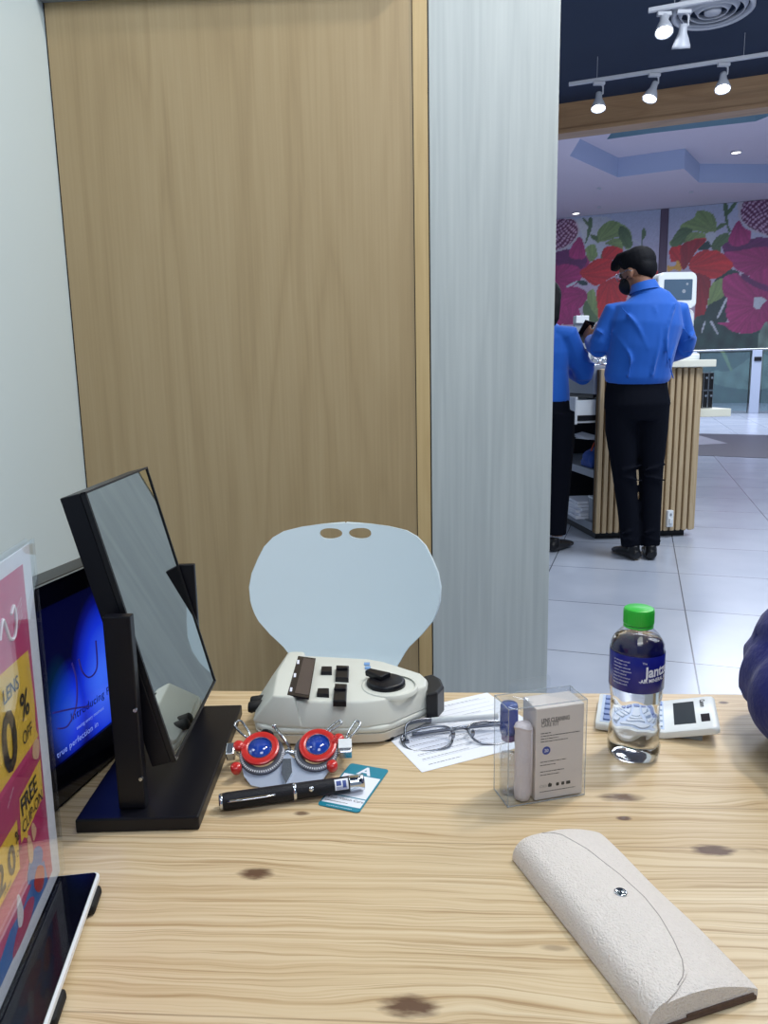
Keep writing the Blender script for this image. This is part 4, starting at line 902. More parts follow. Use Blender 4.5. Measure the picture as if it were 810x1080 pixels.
bm = BM(); tube(bm, [(0.09, -0.12, 0.045), (0.09, -0.12, 0.11)], 0.011, 12); ell(bm, (0.09, -0.12, 0.12), (0.016, 0.016, 0.018), seg=12); obj('joystick', bm, m_blackplastic, t)
bm = BM(); bx(bm, 0.105, 0.145, 0.06, 0.10, 0.045, 0.34, 0.008); bx(bm, 0.02, 0.145, 0.14, 0.2, 0.12, 0.15, 0.008); obj('chin_rest', bm, m_grey_lam, t)

# side display shelf with boxed watches
SX = W_+0.019
t = thing('display_shelf', 'thick ivory shelf sticking out from the right flank of the slatted counter', 'shelf', onc(SX, 0.32, 0.762), R(6))
bm = BM(); bx(bm, 0, 0.295, -0.16, 0.22, 0, 0.052, 0.004); obj('shelf_slab', bm, m_wt_ivory, t)
bm = BM(); bx(bm, 0, 0.015, -0.1, 0.14, -0.06, 0.0, 0.002); obj('bracket', bm, m_metal, t)
def watch_box(x, z, label):
    t = thing('product_box', label, 'box', onc(SX+x, 0.30, 0.8145+z), R(6), 'black product boxes on the ivory shelf')
    bm = BM(); bx(bm, -0.0175, 0.0175, -0.03, 0.03, 0, 0.117, 0.005); obj('box_body', bm, m_blackplastic, t)
    bm = BM()
    for a in ((-0.0175, -0.0145, 0, 0.117), (0.0145, 0.0175, 0, 0.117), (-0.0175, 0.0175, 0.0, 0.005), (-0.0175, 0.0175, 0.112, 0.117)): bx(bm, a[0], a[1], -0.0325, -0.0295, a[2]+0.001, a[3]-0.001)
    obj('silver_edge', bm, m_metal, t)
    bm = BM(); tube(bm, [(0.004, -0.030, 0.082), (0.004, -0.034, 0.082)], 0.008, 12); obj('emblem', bm, m_chrome, t)
watch_box(0.168, 0.0, 'black product box with silver edges, bottom row left on the ivory shelf')
watch_box(0.205, 0.0, 'black product box with silver edges, bottom row right on the ivory shelf')
watch_box(0.168, 0.1185, 'black product box with silver edges, top row left under the ivory counter top')
watch_box(0.205, 0.1185, 'black product box with silver edges, top row right above the ivory shelf')

# ------------------------------------------------------------------ chair behind the desk
CP = Vector((-0.088, 1.58, 0))
ch = thing('shell_chair', 'white moulded shell chair with two grip holes behind the desk', 'chair', CP, DY)
def w_of(u):
    T = [(0, 0.002), (0.002, 0.055), (0.006, 0.095), (0.014, 0.135), (0.026, 0.158), (0.045, 0.177), (0.07, 0.190), (0.10, 0.203), (0.13, 0.2085), (0.165, 0.206), (0.20, 0.194), (0.235, 0.167), (0.27, 0.134), (0.31, 0.112),
         (0.35, 0.12), (0.40, 0.165), (0.46, 0.195), (0.56, 0.205), (0.66, 0.20), (0.72, 0.18), (0.745, 0.13), (0.752, 0.02)]
    for (a, b), (c, d) in zip(T, T[1:]):
        if u <= c: return b+(d-b)*(u-a)/(c-a)
    return T[-1][1]
def prof(u):
    """height/depth of the shell profile: back leans away, bends into the seat"""
    zt = 0.745
    if u < 0.27: return -0.0+ (0.045*(1-u/0.27)), zt-u
    if u < 0.43:
        a = (u-0.27)/0.16*PI/2; rr = 0.102; return -rr*(1-math.cos(a)), zt-0.27-rr*math.sin(a)
    return -0.102-(u-0.43), zt-0.27-0.102
bm = BM(); us = sorted(set([0, .001, .002, .004, .006, .009, .014, .02, .026, .035, .045, .055, .07]+[0.07+k*0.015 for k in range(1, 45)]+[.735, .742, .748, .752])); us = [u for u in us if u <= 0.752]
NX = 32; rows = []
for u in us:
    w = w_of(u); y, z = prof(u); r_ = []
    for k in range(NX+1):
        x = math.sin((k/NX-0.5)*PI)*w; cv = (x/0.2)**2
        b_ = 1.0 if u < 0.3 else max(0, 1-(u-0.3)/0.1)
        r_.append(bm.verts.new((x, y-0.035*cv*b_, z+(0.03*cv*(1-b_))+(0.006*cv if u < 0.02 else 0)*0)))
    rows.append(r_)
for a, b in zip(rows, rows[1:]):
    for k in range(NX): bm.faces.new((a[k], a[k+1], b[k+1], b[k]))
sh = obj('shell', bm, m_chair, None, True)
so = sh.modifiers.new('t', 'SOLIDIFY'); so.thickness = 0.009; so.offset = 0
bc = BM()
for sx in (-1, 1):
    P_ = [(sx*x, z) for x, z in ((0.0075, 0.725), (0.012, 0.7155), (0.030, 0.7105), (0.048, 0.7125), (0.0565, 0.720), (0.054, 0.730), (0.040, 0.7345), (0.018, 0.7325))]
    prism(bc, spline(P_, 5), -0.3, 0.3, M=basis((0, 0, 0), (1, 0, 0), (0, 0, 1)))
cutter = obj('cutter', bc, m_chair)
bo = sh.modifiers.new('b', 'BOOLEAN'); bo.operation = 'DIFFERENCE'; bo.object = cutter; bo.solver = 'EXACT'
bake(sh); bpy.data.objects.remove(cutter); sh.parent = ch; sharp(sh, 40)
bm = BM(); bx(bm, -0.10, 0.10, -0.42, -0.14, 0.352, 0.366, 0.004); obj('seat_plate', bm, m_metal, ch)
for sx in (-1, 1):
    for y0, y1 in ((-0.40, -0.46), (-0.16, -0.05)):
        bm = BM(); tube(bm, [(sx*0.09, y0, 0.359), (sx*0.17, y0, 0.35), (sx*0.21, y1, 0.0)], 0.010, 12); obj('leg', bm, m_metal, ch, True)

# ------------------------------------------------------------------ desk
TO = Vector((0, 0.8213, 0)); TZ_ = 0.70
def tl(p):
    d = Vector((p[0], p[1], 0))-TO; return d.dot(ex), d.dot(ey)
kn = []
for px, py, rx, ry, dk in ((270, 921, 0.014, 0.0075, 0.85), (432, 1061, 0.019, 0.0090, 0.85), (318, 858, 0.0075, 0.0035, 0.7), (752, 897, 0.017, 0.0075, 0.95), (658, 863, 0.007, 0.0035, 0.95),
                           (655, 841, 0.022, 0.0075, 0.75), (763, 741, 0.006, 0.004, 0.9), (240, 812, 0.010, 0.003, 0.5), (585, 1000, 0.01, 0.003, 0.4)):
    v = at(px, py, TZ_); kn.append((*tl(v), rx, ry, dk))
kn.append((-0.42, -0.30, 0.02, 0.007, 0.8)); kn.append((0.47, -0.62, 0.02, 0.006, 0.8))
seams = [tl(at(405, y, TZ_))[1] for y in (1078, 888, 847, 771)]
m_pine = pine('knotty_pine', kn, sorted(seams))
dk = thing('desk', 'knotty pine desk in the foreground carrying the display stands and optical tools', 'table', TO, DY)
bm = BM(); bx(bm, -0.56, 0.51, -0.72, 0.0, TZ_-0.036, TZ_, 0.0025, seg=3); obj('tabletop', bm, m_pine, dk)
for x in (-0.51, 0.46):
    for y in (-0.67, -0.05): bm = BM(); bx(bm, x-0.025, x+0.025, y-0.025, y+0.025, 0, TZ_-0.0365, 0.003); obj('leg', bm, m_pine, dk)

# ------------------------------------------------------------------ mirror on its stand
MO = Vector((-0.207, 0.660, TZ_))
mi_ = thing('table_mirror', 'rectangular tilting mirror in a deep black frame on a black stand, left on the desk', 'mirror', MO, R(1))
ml = lambda X, Y, Z: (X-MO.x, Y-MO.y, Z-TZ_)
bm = BM(); bx(bm, -0.050, 0.050, -0.106, 0.106, 0.0, 0.012, 0.0015); obj('base', bm, m_black, mi_)
for y0, y1 in ((-0.093, -0.083), (0.0975, 0.104)):
    bm = BM(); bx(bm, -0.0185 if y0 < 0 else -0.012, 0.0035 if y0 < 0 else 0.010, y0, y1, 0.0125, 0.178 if y0 < 0 else 0.172, 0.001); u_ = obj('upright', bm, m_black, mi_)
    yy = y0-0.001 if y0 < 0 else y1+0.001
    bm = BM(); tube(bm, [(0.002, yy+0.002, 0.10), (0.002, yy-0.0012, 0.10)], 0.0016, 10); tube(bm, [(0.002, yy+0.002, 0.04), (0.002, yy-0.0012, 0.04)], 0.0016, 10); obj('screw', bm, m_metal, u_)
# tilting box: long side down the slope
th_ = math.atan2(0.056, 0.232); cx_ = Vector(((-0.2385-0.1815)/2-MO.x, 0.0155, 0.8595-TZ_))
dn = Vector((math.sin(th_), 0, -math.cos(th_))); nm = Vector((math.cos(th_), 0, math.sin(th_)))
Mb = Matrix((nm, Vector((0, 1, 0)), -dn)).transposed().to_4x4(); Mb.translation = cx_
def mbx(bm, x0, x1, y0, y1, z0, z1, bev=0):
    box(bm, Mb @ Vector(((x0+x1)/2, (y0+y1)/2, (z0+z1)/2)), (x1-x0, y1-y0, z1-z0), bev, Mb.to_3x3())
bm = BM(); mbx(bm, -0.020, -0.0035, -0.090, 0.080, -0.119, 0.119, 0.001); obj('frame_box', bm, m_black, mi_)
bm = BM(); mbx(bm, -0.0030, 0.0, -0.087, 0.078, -0.117, 0.117, 0.0); gl_ = obj('mirror_glass', bm, m_mirror, mi_)
bm = BM()
mbx(bm, -0.003, 0.0012, -0.090, -0.0872, -0.119, 0.119); mbx(bm, -0.003, 0.0012, 0.0782, 0.080, -0.119, 0.119); mbx(bm, -0.003, 0.0012, -0.090, 0.080, 0.1172, 0.119); mbx(bm, -0.003, 0.0012, -0.090, 0.080, -0.119, -0.1172)
obj('frame_lip', bm, m_blackplastic, mi_)
for y in (-0.0765, 0.0885):
    bm = BM(); tube(bm, [cx_+V3((-0.0, y-0.0155-0.0, 0)) , cx_+V3((-0.0, y-0.0155+(0.003 if y < 0 else 0.0), 0))], 0.006, 12); bm.free()
# ------------------------------------------------------------------ monitor
Dm = Vector((0.2, 0.98, 0)).normalized(); Mo = Vector((-0.285, 0.59, TZ_))
mn = thing('monitor', 'blue-lit advertising screen in a black bezel behind the tilting mirror', 'monitor', Mo, math.atan2(Dm.y, Dm.x))
# local x along the screen (far = +x), local -y faces the desk
bm = BM(); bx(bm, -0.20, 0.125, 0.0, 0.028, 0.004, 0.197, 0.003); obj('housing', bm, m_blackplastic, mn)
bm = BM(); bx(bm, -0.20, 0.125, -0.003, 0.0005, 0.178, 0.197); bx(bm, -0.20, 0.125, -0.003, 0.0005, 0.004, 0.038); bx(bm, -0.20, -0.186, -0.003, 0.0005, 0.038, 0.178); bx(bm, 0.111, 0.125, -0.003, 0.0005, 0.038, 0.178); obj('bezel', bm, m_blackgloss, mn)
def screen_mat():
    m = bpy.data.materials.new('blue_screen_picture'); t, N, L = nt(m); p = N['Principled BSDF']
    tc = N.new('ShaderNodeTexCoord'); sp = N.new('ShaderNodeSeparateXYZ'); L.new(tc.outputs['Object'], sp.inputs[0])
    X, Z = sp.outputs[0], sp.outputs[2]
    def blob(cx, cz, rx, rz):
        a = math_n(N, L, 'DIVIDE', math_n(N, L, 'SUBTRACT', X, cx), rx); b = math_n(N, L, 'DIVIDE', math_n(N, L, 'SUBTRACT', Z, cz), rz)
        q = math_n(N, L, 'ADD', math_n(N, L, 'MULTIPLY', a, a), math_n(N, L, 'MULTIPLY', b, b)); return math_n(N, L, 'SUBTRACT', 1.0, q, None, True)
    f1 = blob(0.085, 0.088, 0.055, 0.085); f2 = blob(0.030, 0.075, 0.035, 0.05); f = math_n(N, L, 'MAXIMUM', f1, math_n(N, L, 'MULTIPLY', f2, 0.75))
    nz = N.new('ShaderNodeTexNoise'); nz.inputs['Scale'].default_value = 14; L.new(tc.outputs['Object'], nz.inputs['Vector'])
    f = math_n(N, L, 'MULTIPLY', f, math_n(N, L, 'MULTIPLY_ADD', nz.outputs['Fac'], 0.5, 0.72), None, True)
    r = ramp(N, [(0.0, srgb(2, 4, 40)), (0.25, srgb(6, 14, 110)), (0.6, srgb(20, 50, 210)), (1.0, srgb(62, 110, 250))]); L.new(f, r.inputs[0])
    g = math_n(N, L, 'MULTIPLY', blob(0.015, 0.085, 0.022, 0.05), 0.35)
    mx = N.new('ShaderNodeMix'); mx.data_type = 'RGBA'; mx.inputs[7].default_value = srgb(8, 70, 96); L.new(g, mx.inputs[0]); L.new(r.outputs[0], mx.inputs[6])
    p.inputs['Base Color'].default_value = (0.005, 0.005, 0.02, 1); p.inputs['Roughness'].default_value = 0.2
    L.new(mx.outputs[2], p.inputs['Emission Color']); p.inputs['Emission Strength'].default_value = 1.15; return m
bm = BM(); bx(bm, -0.186, 0.111, -0.0008, 0.0004, 0.038, 0.178); sc_ = obj('screen', bm, screen_mat(), mn)
Ms = basis((0, -0.0010, 0), (1, 0, 0), (0, 0, 1))
m_scr_dark = mat('screen_dark_lettering', (10, 16, 90), 0.5); m_scr_dark.node_tree.nodes['Principled BSDF'].inputs['Emission Color'].default_value = srgb(8, 14, 96); m_scr_dark.node_tree.nodes['Principled BSDF'].inputs['Emission Strength'].default_value = 0.5
m_scr_lite = mat('screen_pale_lettering', (150, 175, 255), 0.5, emit=0.7)
m_swirl = mat('screen_violet_swirl', (60, 50, 150), 0.5, emit=0.35)
bm = BM(); text_bm(bm, 'Introducing PA', 0.0105, Ms @ Matrix.Translation((0.027, 0.067, 0)), bold=0.008, space=1.08); obj('headline', bm, m_scr_dark, sc_)
bm = BM(); text_bm(bm, 'true perfection in', 0.0080, Ms @ Matrix.Translation((0.004, 0.0445, 0)), space=1.08); text_bm(bm, 'seeing every moment', 0.0050, Ms @ Matrix.Translation((0.034, 0.056, 0))); obj('caption', bm, m_scr_lite, sc_)
bm = BM()
for pts in ([(0.046, 0.118), (0.050, 0.104), (0.060, 0.095), (0.072, 0.100), (0.074, 0.125)], [(0.036, 0.118), (0.040, 0.10), (0.036, 0.078), (0.022, 0.066), (0.008, 0.070)], [(0.004, 0.086), (0.030, 0.078), (0.055, 0.069)]):
    tube(bm, [(x, -0.0011, z) for x, z in spline(pts, 6, False)], (0.0008), 6)
obj('swirl', bm, m_swirl, sc_)
bm = BM(); bx(bm, -0.14, 0.06, 0.0, 0.028, 0.0, 0.004); obj('foot', bm, m_blackplastic, mn)

# ------------------------------------------------------------------ poster in an acrylic holder
B0 = Vector((-0.2375, 0.486, 0)); Dp = Vector((0.141, -0.99, 0)).normalized()
ps = thing('poster_stand', 'magenta and yellow sale poster in a clear acrylic stand at the left desk edge', 'sign', (B0.x, B0.y, TZ_+0.016), math.atan2(-Dp.y, -Dp.x))
# local x runs near -> far (0 = far edge), local -y faces the desk; leaning a touch outward at the top
Mp = Matrix.Rotation(R(0), 4, 'X') @ Matrix.Shear('XZ', 4, (0.028, 0)) if False else Matrix()
def SHR(x, z): return x+0.030*z            # the sheet leans a little along its own plane
PW, PH = 0.205, 0.242
def pq(pts): return [(SHR(x, z), z) for x, z in pts]
Mq = basis((0, 0, 0), (1, 0, 0), (0, 0, 1))
bm = BM(); prism(bm, pq([(-PW, 0), (0, 0), (0, PH), (-PW, PH)]), -0.0035, -0.0015, M=Mq); obj('acrylic_back', bm, m_glass_thin, ps)
bm = BM(); prism(bm, pq([(-PW, 0), (0, 0), (0, PH), (-PW, PH)]), 0.0015, 0.0030, M=Mq); obj('acrylic_front', bm, m_glass_thin, ps)
bm = BM(); prism(bm, pq([(-PW+0.002, 0.001), (-0.0035, 0.001), (-0.0035, PH-0.003), (-PW+0.002, PH-0.003)]), -0.0004, 0.0004, M=Mq); pap = obj('poster_sheet', bm, m_paper, ps)
m_mag = mat('magenta_print', (212, 72, 126), 0.4); m_mag2 = mat('dark_magenta_print', (192, 52, 108), 0.4)
m_yel = mat('yellow_print', (250, 206, 70), 0.4); m_blk = mat('black_print', (28, 24, 32), 0.4); m_blu = mat('blue_print', (52, 118, 196), 0.4)
m_redp = mat('red_print', (204, 62, 56), 0.4); m_peach = mat('peach_print', (232, 188, 150), 0.4); m_wpr = mat('white_print', (240, 238, 244), 0.4); m_navyp = mat('indigo_print', (52, 62, 120), 0.4)
PM = [m_mag, m_mag2, m_yel, m_blk, m_blu, m_redp, m_peach, m_wpr, m_navyp]
bm = BM(); Z1 = 0.0005
def pf(pts, lay, mi): prism(bm, pq([(-a, h) for a, h in pts]), 0.0004, 0.0004+0.00008*lay, mi=mi, M=Mq)
pf([(0.0195, 0.012), (0.0195, 0.229), (0.19, 0.229), (0.19, 0.012)], 1, 0)
pf([(0.022, 0.105), (0.022, 0.108), (0.19, 0.108), (0.19, 0.050), (0.0195, 0.050), (0.0195, 0.100)], 2, 1)
pf([(0.0215, 0.112), (0.0255, 0.173), (0.15, 0.181), (0.15, 0.113)], 3, 2)
pf([(0.0235, 0.070), (0.0225, 0.096), (0.0655, 0.0925), (0.070, 0.066), (0.064, 0.066), (0.058, 0.061), (0.058, 0.0655)], 3, 2)
pf([(0.076, 0.053), (0.073, 0.083), (0.135, 0.084), (0.135, 0.053)], 3, 2)
pf([(0.030, 0.012), (0.034, 0.030), (0.055, 0.032), (0.075, 0.028), (0.100, 0.030), (0.135, 0.020), (0.135, 0.012)], 3, 4)
pf(spline([(0.035, 0.038), (0.045, 0.047), (0.060, 0.046), (0.066, 0.036), (0.056, 0.030), (0.040, 0.030)], 5), 4, 4)
pf(spline([(0.036, 0.026), (0.047, 0.034), (0.056, 0.028), (0.050, 0.018), (0.040, 0.016)], 5), 5, 5)
pf(spline([(0.058, 0.020), (0.070, 0.026), (0.090, 0.022), (0.100, 0.012), (0.070, 0.012)], 5), 4, 1)
pf(spline([(0.052, 0.052), (0.056, 0.062), (0.060, 0.061), (0.060, 0.046), (0.054, 0.044)], 4), 6, 6)
pf(spline([(0.043, 0.057), (0.047, 0.065), (0.051, 0.064), (0.050, 0.054)], 4), 6, 6)
pf(spline([(0.078, 0.026), (0.082, 0.040), (0.086, 0.038), (0.088, 0.024), (0.083, 0.020)], 4), 6, 7)
pf(spline([(0.022, 0.108), (0.026, 0.112), (0.033, 0.112), (0.036, 0.104), (0.026, 0.099)], 4), 6, 6)
pf(spline([(0.0215, 0.135), (0.024, 0.128), (0.0245, 0.118), (0.0215, 0.115)], 3), 6, 0)
obj('artwork', bm, PM, pap)
bm = BM()
def pt_(s, a, h, size, mi, bold=0.0, align='LEFT', xs=1.0, ital=0.0, rot=0.0):
    def wp(p):
        x = p.x+p.y*ital; y = p.y; c_, s_ = math.cos(rot), math.sin(rot); x, y = x*c_-y*s_, x*s_+y*c_
        zz = h+y; return Vector((SHR(-a+x, zz), -0.00105, zz))
    text_bm(bm, s, size, None, align, mi, bold, xs=xs, warp=wp)
pt_('0', 0.0850, 0.1165, 0.050, 1, 0.03); pt_('5', 0.112, 0.1175, 0.043, 1, 0.03)
pt_('%', 0.0500, 0.135, 0.0240, 1, 0.015); pt_('OFF', 0.0515, 0.1195, 0.0125, 1, 0.0, xs=0.85); pt_('LENS', 0.0765, 0.1575, 0.0125, 1, 0.012, rot=0.0); pt_('SELECTED', 0.115, 0.1685, 0.0055, 1)
pt_('FREE', 0.0655, 0.0800, 0.0160, 1, 0.02, xs=0.95, rot=0.03); pt_('CLIP-ON', 0.0665, 0.0690, 0.0110, 1, 0.0, xs=0.95, rot=0.02)
pt_('0', 0.094, 0.0585, 0.024, 1, 0.03); pt_('%', 0.0795, 0.0710, 0.010, 1, 0.02); pt_('OFF', 0.0805, 0.0625, 0.0055, 1); pt_('2', 0.112, 0.0585, 0.024, 1, 0.03); pt_('FRAMES', 0.105, 0.0545, 0.0038, 1)
for k in range(4): pt_('optical sale', 0.0405, 0.2030-0.0035*k, 0.0028, 2, rot=0.5)
pt_('new frames', 0.086, 0.098, 0.003, 2, rot=0.5); pt_('terms apply', 0.070, 0.040, 0.0026, 2, rot=0.5)
obj('lettering', bm, [m_blk, m_blk, m_wpr], pap)
bm = BM()
sw = [(0.050, 0.205), (0.044, 0.2085), (0.0425, 0.199), (0.048, 0.190), (0.056, 0.192), (0.064, 0.206), (0.072, 0.196)]
tube(bm, [(SHR(-a, h), -0.0009, h) for a, h in spline(sw, 6, False)], (0.0011), 6); obj('white_swirl', bm, m_wpr, pap)
# clear curved foot that grips the sheet
bm = BM(); pr = [(0.0045, 0.030), (0.0045, 0.006), (0.008, 0.002), (0.030, 0.0012)]
vs = []
for a in (-PW, 0.0):
    vs.append([bm.verts.new((a, y, z)) for y, z in pr])
for k in range(len(pr)-1): bm.faces.new((vs[0][k], vs[0][k+1], vs[1][k+1], vs[1][k]))
ft = obj('acrylic_foot', bm, m_glass_thin, None, True); so = ft.modifiers.new('s', 'SOLIDIFY'); so.thickness = 0.0012; bake(ft); ft.parent = ps

# ------------------------------------------------------------------ black slab under the poster
tb = thing('tablet', 'black glass tablet with a silver white edge lying under the sale poster', 'tablet', (B0.x, B0.y, TZ_), math.atan2(-Dp.y, -Dp.x))
bm = BM(); prism(bm, rrect(-0.240, -0.002, -0.0275, 0.075, 0.004), 0.0085, 0.0120, bev=0.0006); obj('tablet_body', bm, m_whiteplastic, tb)
bm = BM(); prism(bm, rrect(-0.238, -0.0035, -0.0255, 0.073, 0.003), 0.0121, 0.0129); obj('screen', bm, m_blackgloss, tb)
for x in (-0.022, -0.115, -0.205):
    bm = BM(); bx(bm, x-0.012, x+0.012, -0.030, -0.014, 0.0, 0.0084, 0.003); obj('rubber_foot', bm, m_rubber, tb)
    bm = BM(); bx(bm, x-0.012, x+0.012, 0.055, 0.071, 0.0, 0.0084, 0.003); obj('rubber_foot', bm, m_rubber, tb)

# ------------------------------------------------------------------ pupil distance meter
PO = Vector((-0.03, 0.735, TZ_))
pdm = thing('pupilometer', 'white pupil distance meter with a black dial and keys, in front of the chair', 'instrument', PO, 0)
pl = lambda v: (v.x-PO.x, v.y-PO.y)
lo = [(-0.103, -0.030), (-0.080, -0.042), (-0.060, -0.0455), (0.012, -0.0455), (0.034, -0.038), (0.076, 0.000), (0.080, 0.020), (0.074, 0.040), (0.030, 0.080), (0.010, 0.088), (-0.085, 0.098), (-0.104, 0.085), (-0.110, 0.02)]
lo = spline(lo, 3)
def shift(P, k, dx=0, dy=0):
    cx = sum(p[0] for p in P)/len(P); cy = sum(p[1] for p in P)/len(P); return [(cx+(x-cx)*k+dx, cy+(y-cy)*k+dy) for x, y in P]
bm = BM(); prism(bm, shift(lo, 0.955), 0.003, 0.013, top=lo); o = obj('lower_shell', bm, m_cream, pdm); sharp(o)
bm = BM(); prism(bm, shift(lo, 0.995), 0.0133, 0.020)
# upper shell: outline narrows towards the top face, which rises to the display end
tp = [(-0.082, -0.034), (-0.078, -0.036), (-0.052, -0.035), (-0.045, -0.036), (0.004, -0.036), (0.026, -0.031), (0.070, 0.002), (0.072, 0.020), (0.066, 0.036), (0.026, 0.070), (0.008, 0.078), (-0.046, 0.086), (-0.052, 0.087), (-0.078, 0.090), (-0.083, 0.088), (-0.088, 0.03)]
bt = [(-0.107, -0.028), (-0.080, -0.042), (-0.055, -0.0455), (-0.040, -0.0458), (0.010, -0.0455), (0.034, -0.038), (0.0765, 0.000), (0.080, 0.020), (0.074, 0.040), (0.030, 0.080), (0.010, 0.087), (-0.040, 0.093), (-0.055, 0.0955), (-0.085, 0.098), (-0.104, 0.085), (-0.110, 0.03)]
ztop = lambda x, y: 0.0445-0.02*(x+0.03)
prism(bm, bt, 0.0195, ztop, top=tp)
bmesh.ops.remove_doubles(bm, verts=bm.verts, dist=1e-5)
o = obj('upper_shell', bm, m_offwhite, pdm)
b_ = o.modifiers.new('b', 'BEVEL'); b_.width = 0.0035; b_.segments = 3; b_.limit_method = 'ANGLE'; b_.angle_limit = R(25); bake(o); sharp(o, 50); up_ = o
bm = BM(); prism(bm, [(-0.107, -0.028), (-0.080, -0.042), (-0.0545, -0.0455), (-0.0555, 0.095), (-0.085, 0.098), (-0.104, 0.085), (-0.110, 0.03)], 0.021, lambda x, y: 0.0505,
      top=[(-0.084, -0.0335), (-0.079, -0.0352), (-0.0625, -0.0365), (-0.0655, 0.0868), (-0.078, 0.0885), (-0.083, 0.0865), (-0.088, 0.03)])
o = obj('display_housing', bm, m_offwhite, pdm); b_ = o.modifiers.new('b', 'BEVEL'); b_.width = 0.002; b_.segments = 3; b_.limit_method = 'ANGLE'; b_.angle_limit = R(25); bake(o); sharp(o, 50)
zt = lambda x: 0.0445-0.02*(x+0.03)
def onp(P, x0, z_off=0.0): return [pl(at(a, b, TZ_+z_off)) for a, b in P]
# display window
bm = BM(); prism(bm, onp([(314.5, 691.5), (333, 694), (326, 736), (303, 732)], 0, 0.0515), 0.0495, 0.0512); dw = obj('display_window', bm, m_lcd_dark, pdm)
bm = BM(); prism(bm, onp([(320, 694), (332, 695.5), (325.5, 733), (311, 730.5)], 0, 0.0515), 0.0512, 0.0515); obj('lcd', bm, mat('brown_lcd', (84, 74, 72), 0.25), dw)
bm = BM()
for q in ((313.5, 698), (310, 712), (306, 727)): prism(bm, onp([(q[0], q[1]-2), (q[0]+2.4, q[1]-2), (q[0]+2, q[1]+2), (q[0]-0.4, q[1]+2)], 0, 0.0515), 0.0512, 0.05145)
obj('window_marks', bm, m_white_ink, dw)
# keys
for P_, h, lab in (([(339, 702), (350, 702), (350, 708), (338.5, 708)], 0.003, None), ([(335, 725), (347, 725), (347, 731.5), (334, 731)], 0.003, None)):
    bm = BM(); prism(bm, onp(P_, 0, 0.049), 0.044, 0.0485, bev=0.001); obj('key', bm, m_black, pdm)
for P_ in ([(354.5, 699), (368, 699.5), (367.5, 712.5), (353.5, 712)], [(353, 718), (366, 718.5), (365, 736.5), (351, 736)]):
    bm = BM(); prism(bm, onp(P_, 0, 0.052), 0.043, 0.0495, bev=0.0015); k_ = obj('rocker_key', bm, m_blackplastic, pdm)
    c = onp([(sum(p[0] for p in P_)/4, sum(p[1] for p in P_)/4-2.5)], 0, 0.052)[0]
    bm = BM(); box(bm, (c[0], c[1], 0.0505), (0.0125, 0.0055, 0.0022), 0.0008); obj('ridge', bm, m_black, k_)
# dial
dc = onp([(407, 716.5)], 0, 0.049)[0]
bm = BM(); lathe(bm, [(0.030, 0.0405), (0.0295, 0.0445), (0.0285, 0.0450), (0.0265, 0.0445)], (dc[0]+0.004, dc[1]-0.004, 0), seg=40, cap=False); obj('dial_ring', bm, m_offwhite, pdm, True)
bm = BM(); lathe(bm, [(0, 0.0425), (0.0205, 0.0425), (0.0200, 0.0475), (0.017, 0.0490), (0, 0.0495)], (*dc, 0), seg=40); dl = obj('dial', bm, m_black, pdm, True)
h0 = onp([(388, 707), (398, 713)], 0, 0.053)
d_ = Vector((h0[0][0]-dc[0], h0[0][1]-dc[1], 0)); dn_ = d_.normalized(); pn_ = Vector((-dn_.y, dn_.x, 0)); c_ = Vector((*dc, 0))
bm = BM(); prism(bm, [tuple((c_+d_+pn_*0.004)[:2]), tuple((c_+d_-pn_*0.004)[:2]), tuple((c_+pn_*-0.0075)[:2]), tuple((c_+pn_*0.0075)[:2])], 0.0485, 0.0545, bev=0.0012); obj('lever', bm, m_black, dl)
# end cap with eyepieces on the right, forehead pads on the left
bm = BM(); prism(bm, [(0.070, -0.010), (0.082, -0.005), (0.090, 0.012), (0.088, 0.032), (0.080, 0.045), (0.070, 0.040)], 0.010, 0.038, bev=0.003); obj('end_cap', bm, m_blackplastic, pdm)
for y in (0.000, 0.013):
    bm = BM(); tube(bm, [(-0.100, y, 0.026), (-0.113, y-0.002, 0.024), (-0.115, y-0.002, 0.024)], [0.005, 0.006, 0.005], 16); obj('nose_pad', bm, m_rubber, pdm, True)
for sx, sy in ((-0.08, -0.03), (0.03, -0.03), (-0.07, 0.07), (0.03, 0.05)): bm = BM(); lathe(bm, [(0, 0.0), (0.006, 0.0), (0.006, 0.004), (0, 0.004)], (sx, sy, 0), 12); obj('foot', bm, m_rubber, pdm)
bm = BM(); m2_ = Matrix.Translation((0, 0, 0.0)); q = onp([(383, 697), (386, 707)], 0, 0.0475)
for k in range(3): prism(bm, onp([(384+k*0.8, 698+k*4), (390+k*0.8, 698+k*4), (390+k*0.8, 700.5+k*4), (384+k*0.8, 700.5+k*4)], 0, 0.0455), 0.0440, 0.0449-0.0)
obj('blue_marks', bm, mat('pale_blue_ink', (120, 160, 210), 0.5), up_ if False else pdm)

# ------------------------------------------------------------------ trial frame
TC = at(303, 795, TZ_+0.0185); K = 0.00090; KY = 1.21
tf = thing('trial_frame', 'optician trial frame with two red lens rings and silver scales, below the white instrument', 'instrument', (TC.x, TC.y, TZ_))
Mt = Matrix.Translation((0, 0, TC.z-TZ_)) @ Matrix.Rotation(R(3), 4, 'Z') @ Matrix.Rotation(R(28), 4, 'X')
def T3(px, py, z=0): return Mt @ Vector(((px-303)*K, -(py-795)*K*KY, z))
def ring(bm, cx, cy, r0, r1, z0, z1, seg=40, n=0):
    """flat ring in the frame plane"""
    M = Mt @ Matrix.Translation(((cx-303)*K, -(cy-795)*K*KY, 0)); b = (r1-r0)*0.25
    lathe(bm, [(r0*K, z0), (r0*K, z1), ((r0+b/1)*K, z1+0.0006), ((r1-b)*K, z1+0.0006), (r1*K, z1), (r1*K, z0), (r0*K, z0)], seg=seg, M=M, cap=False)
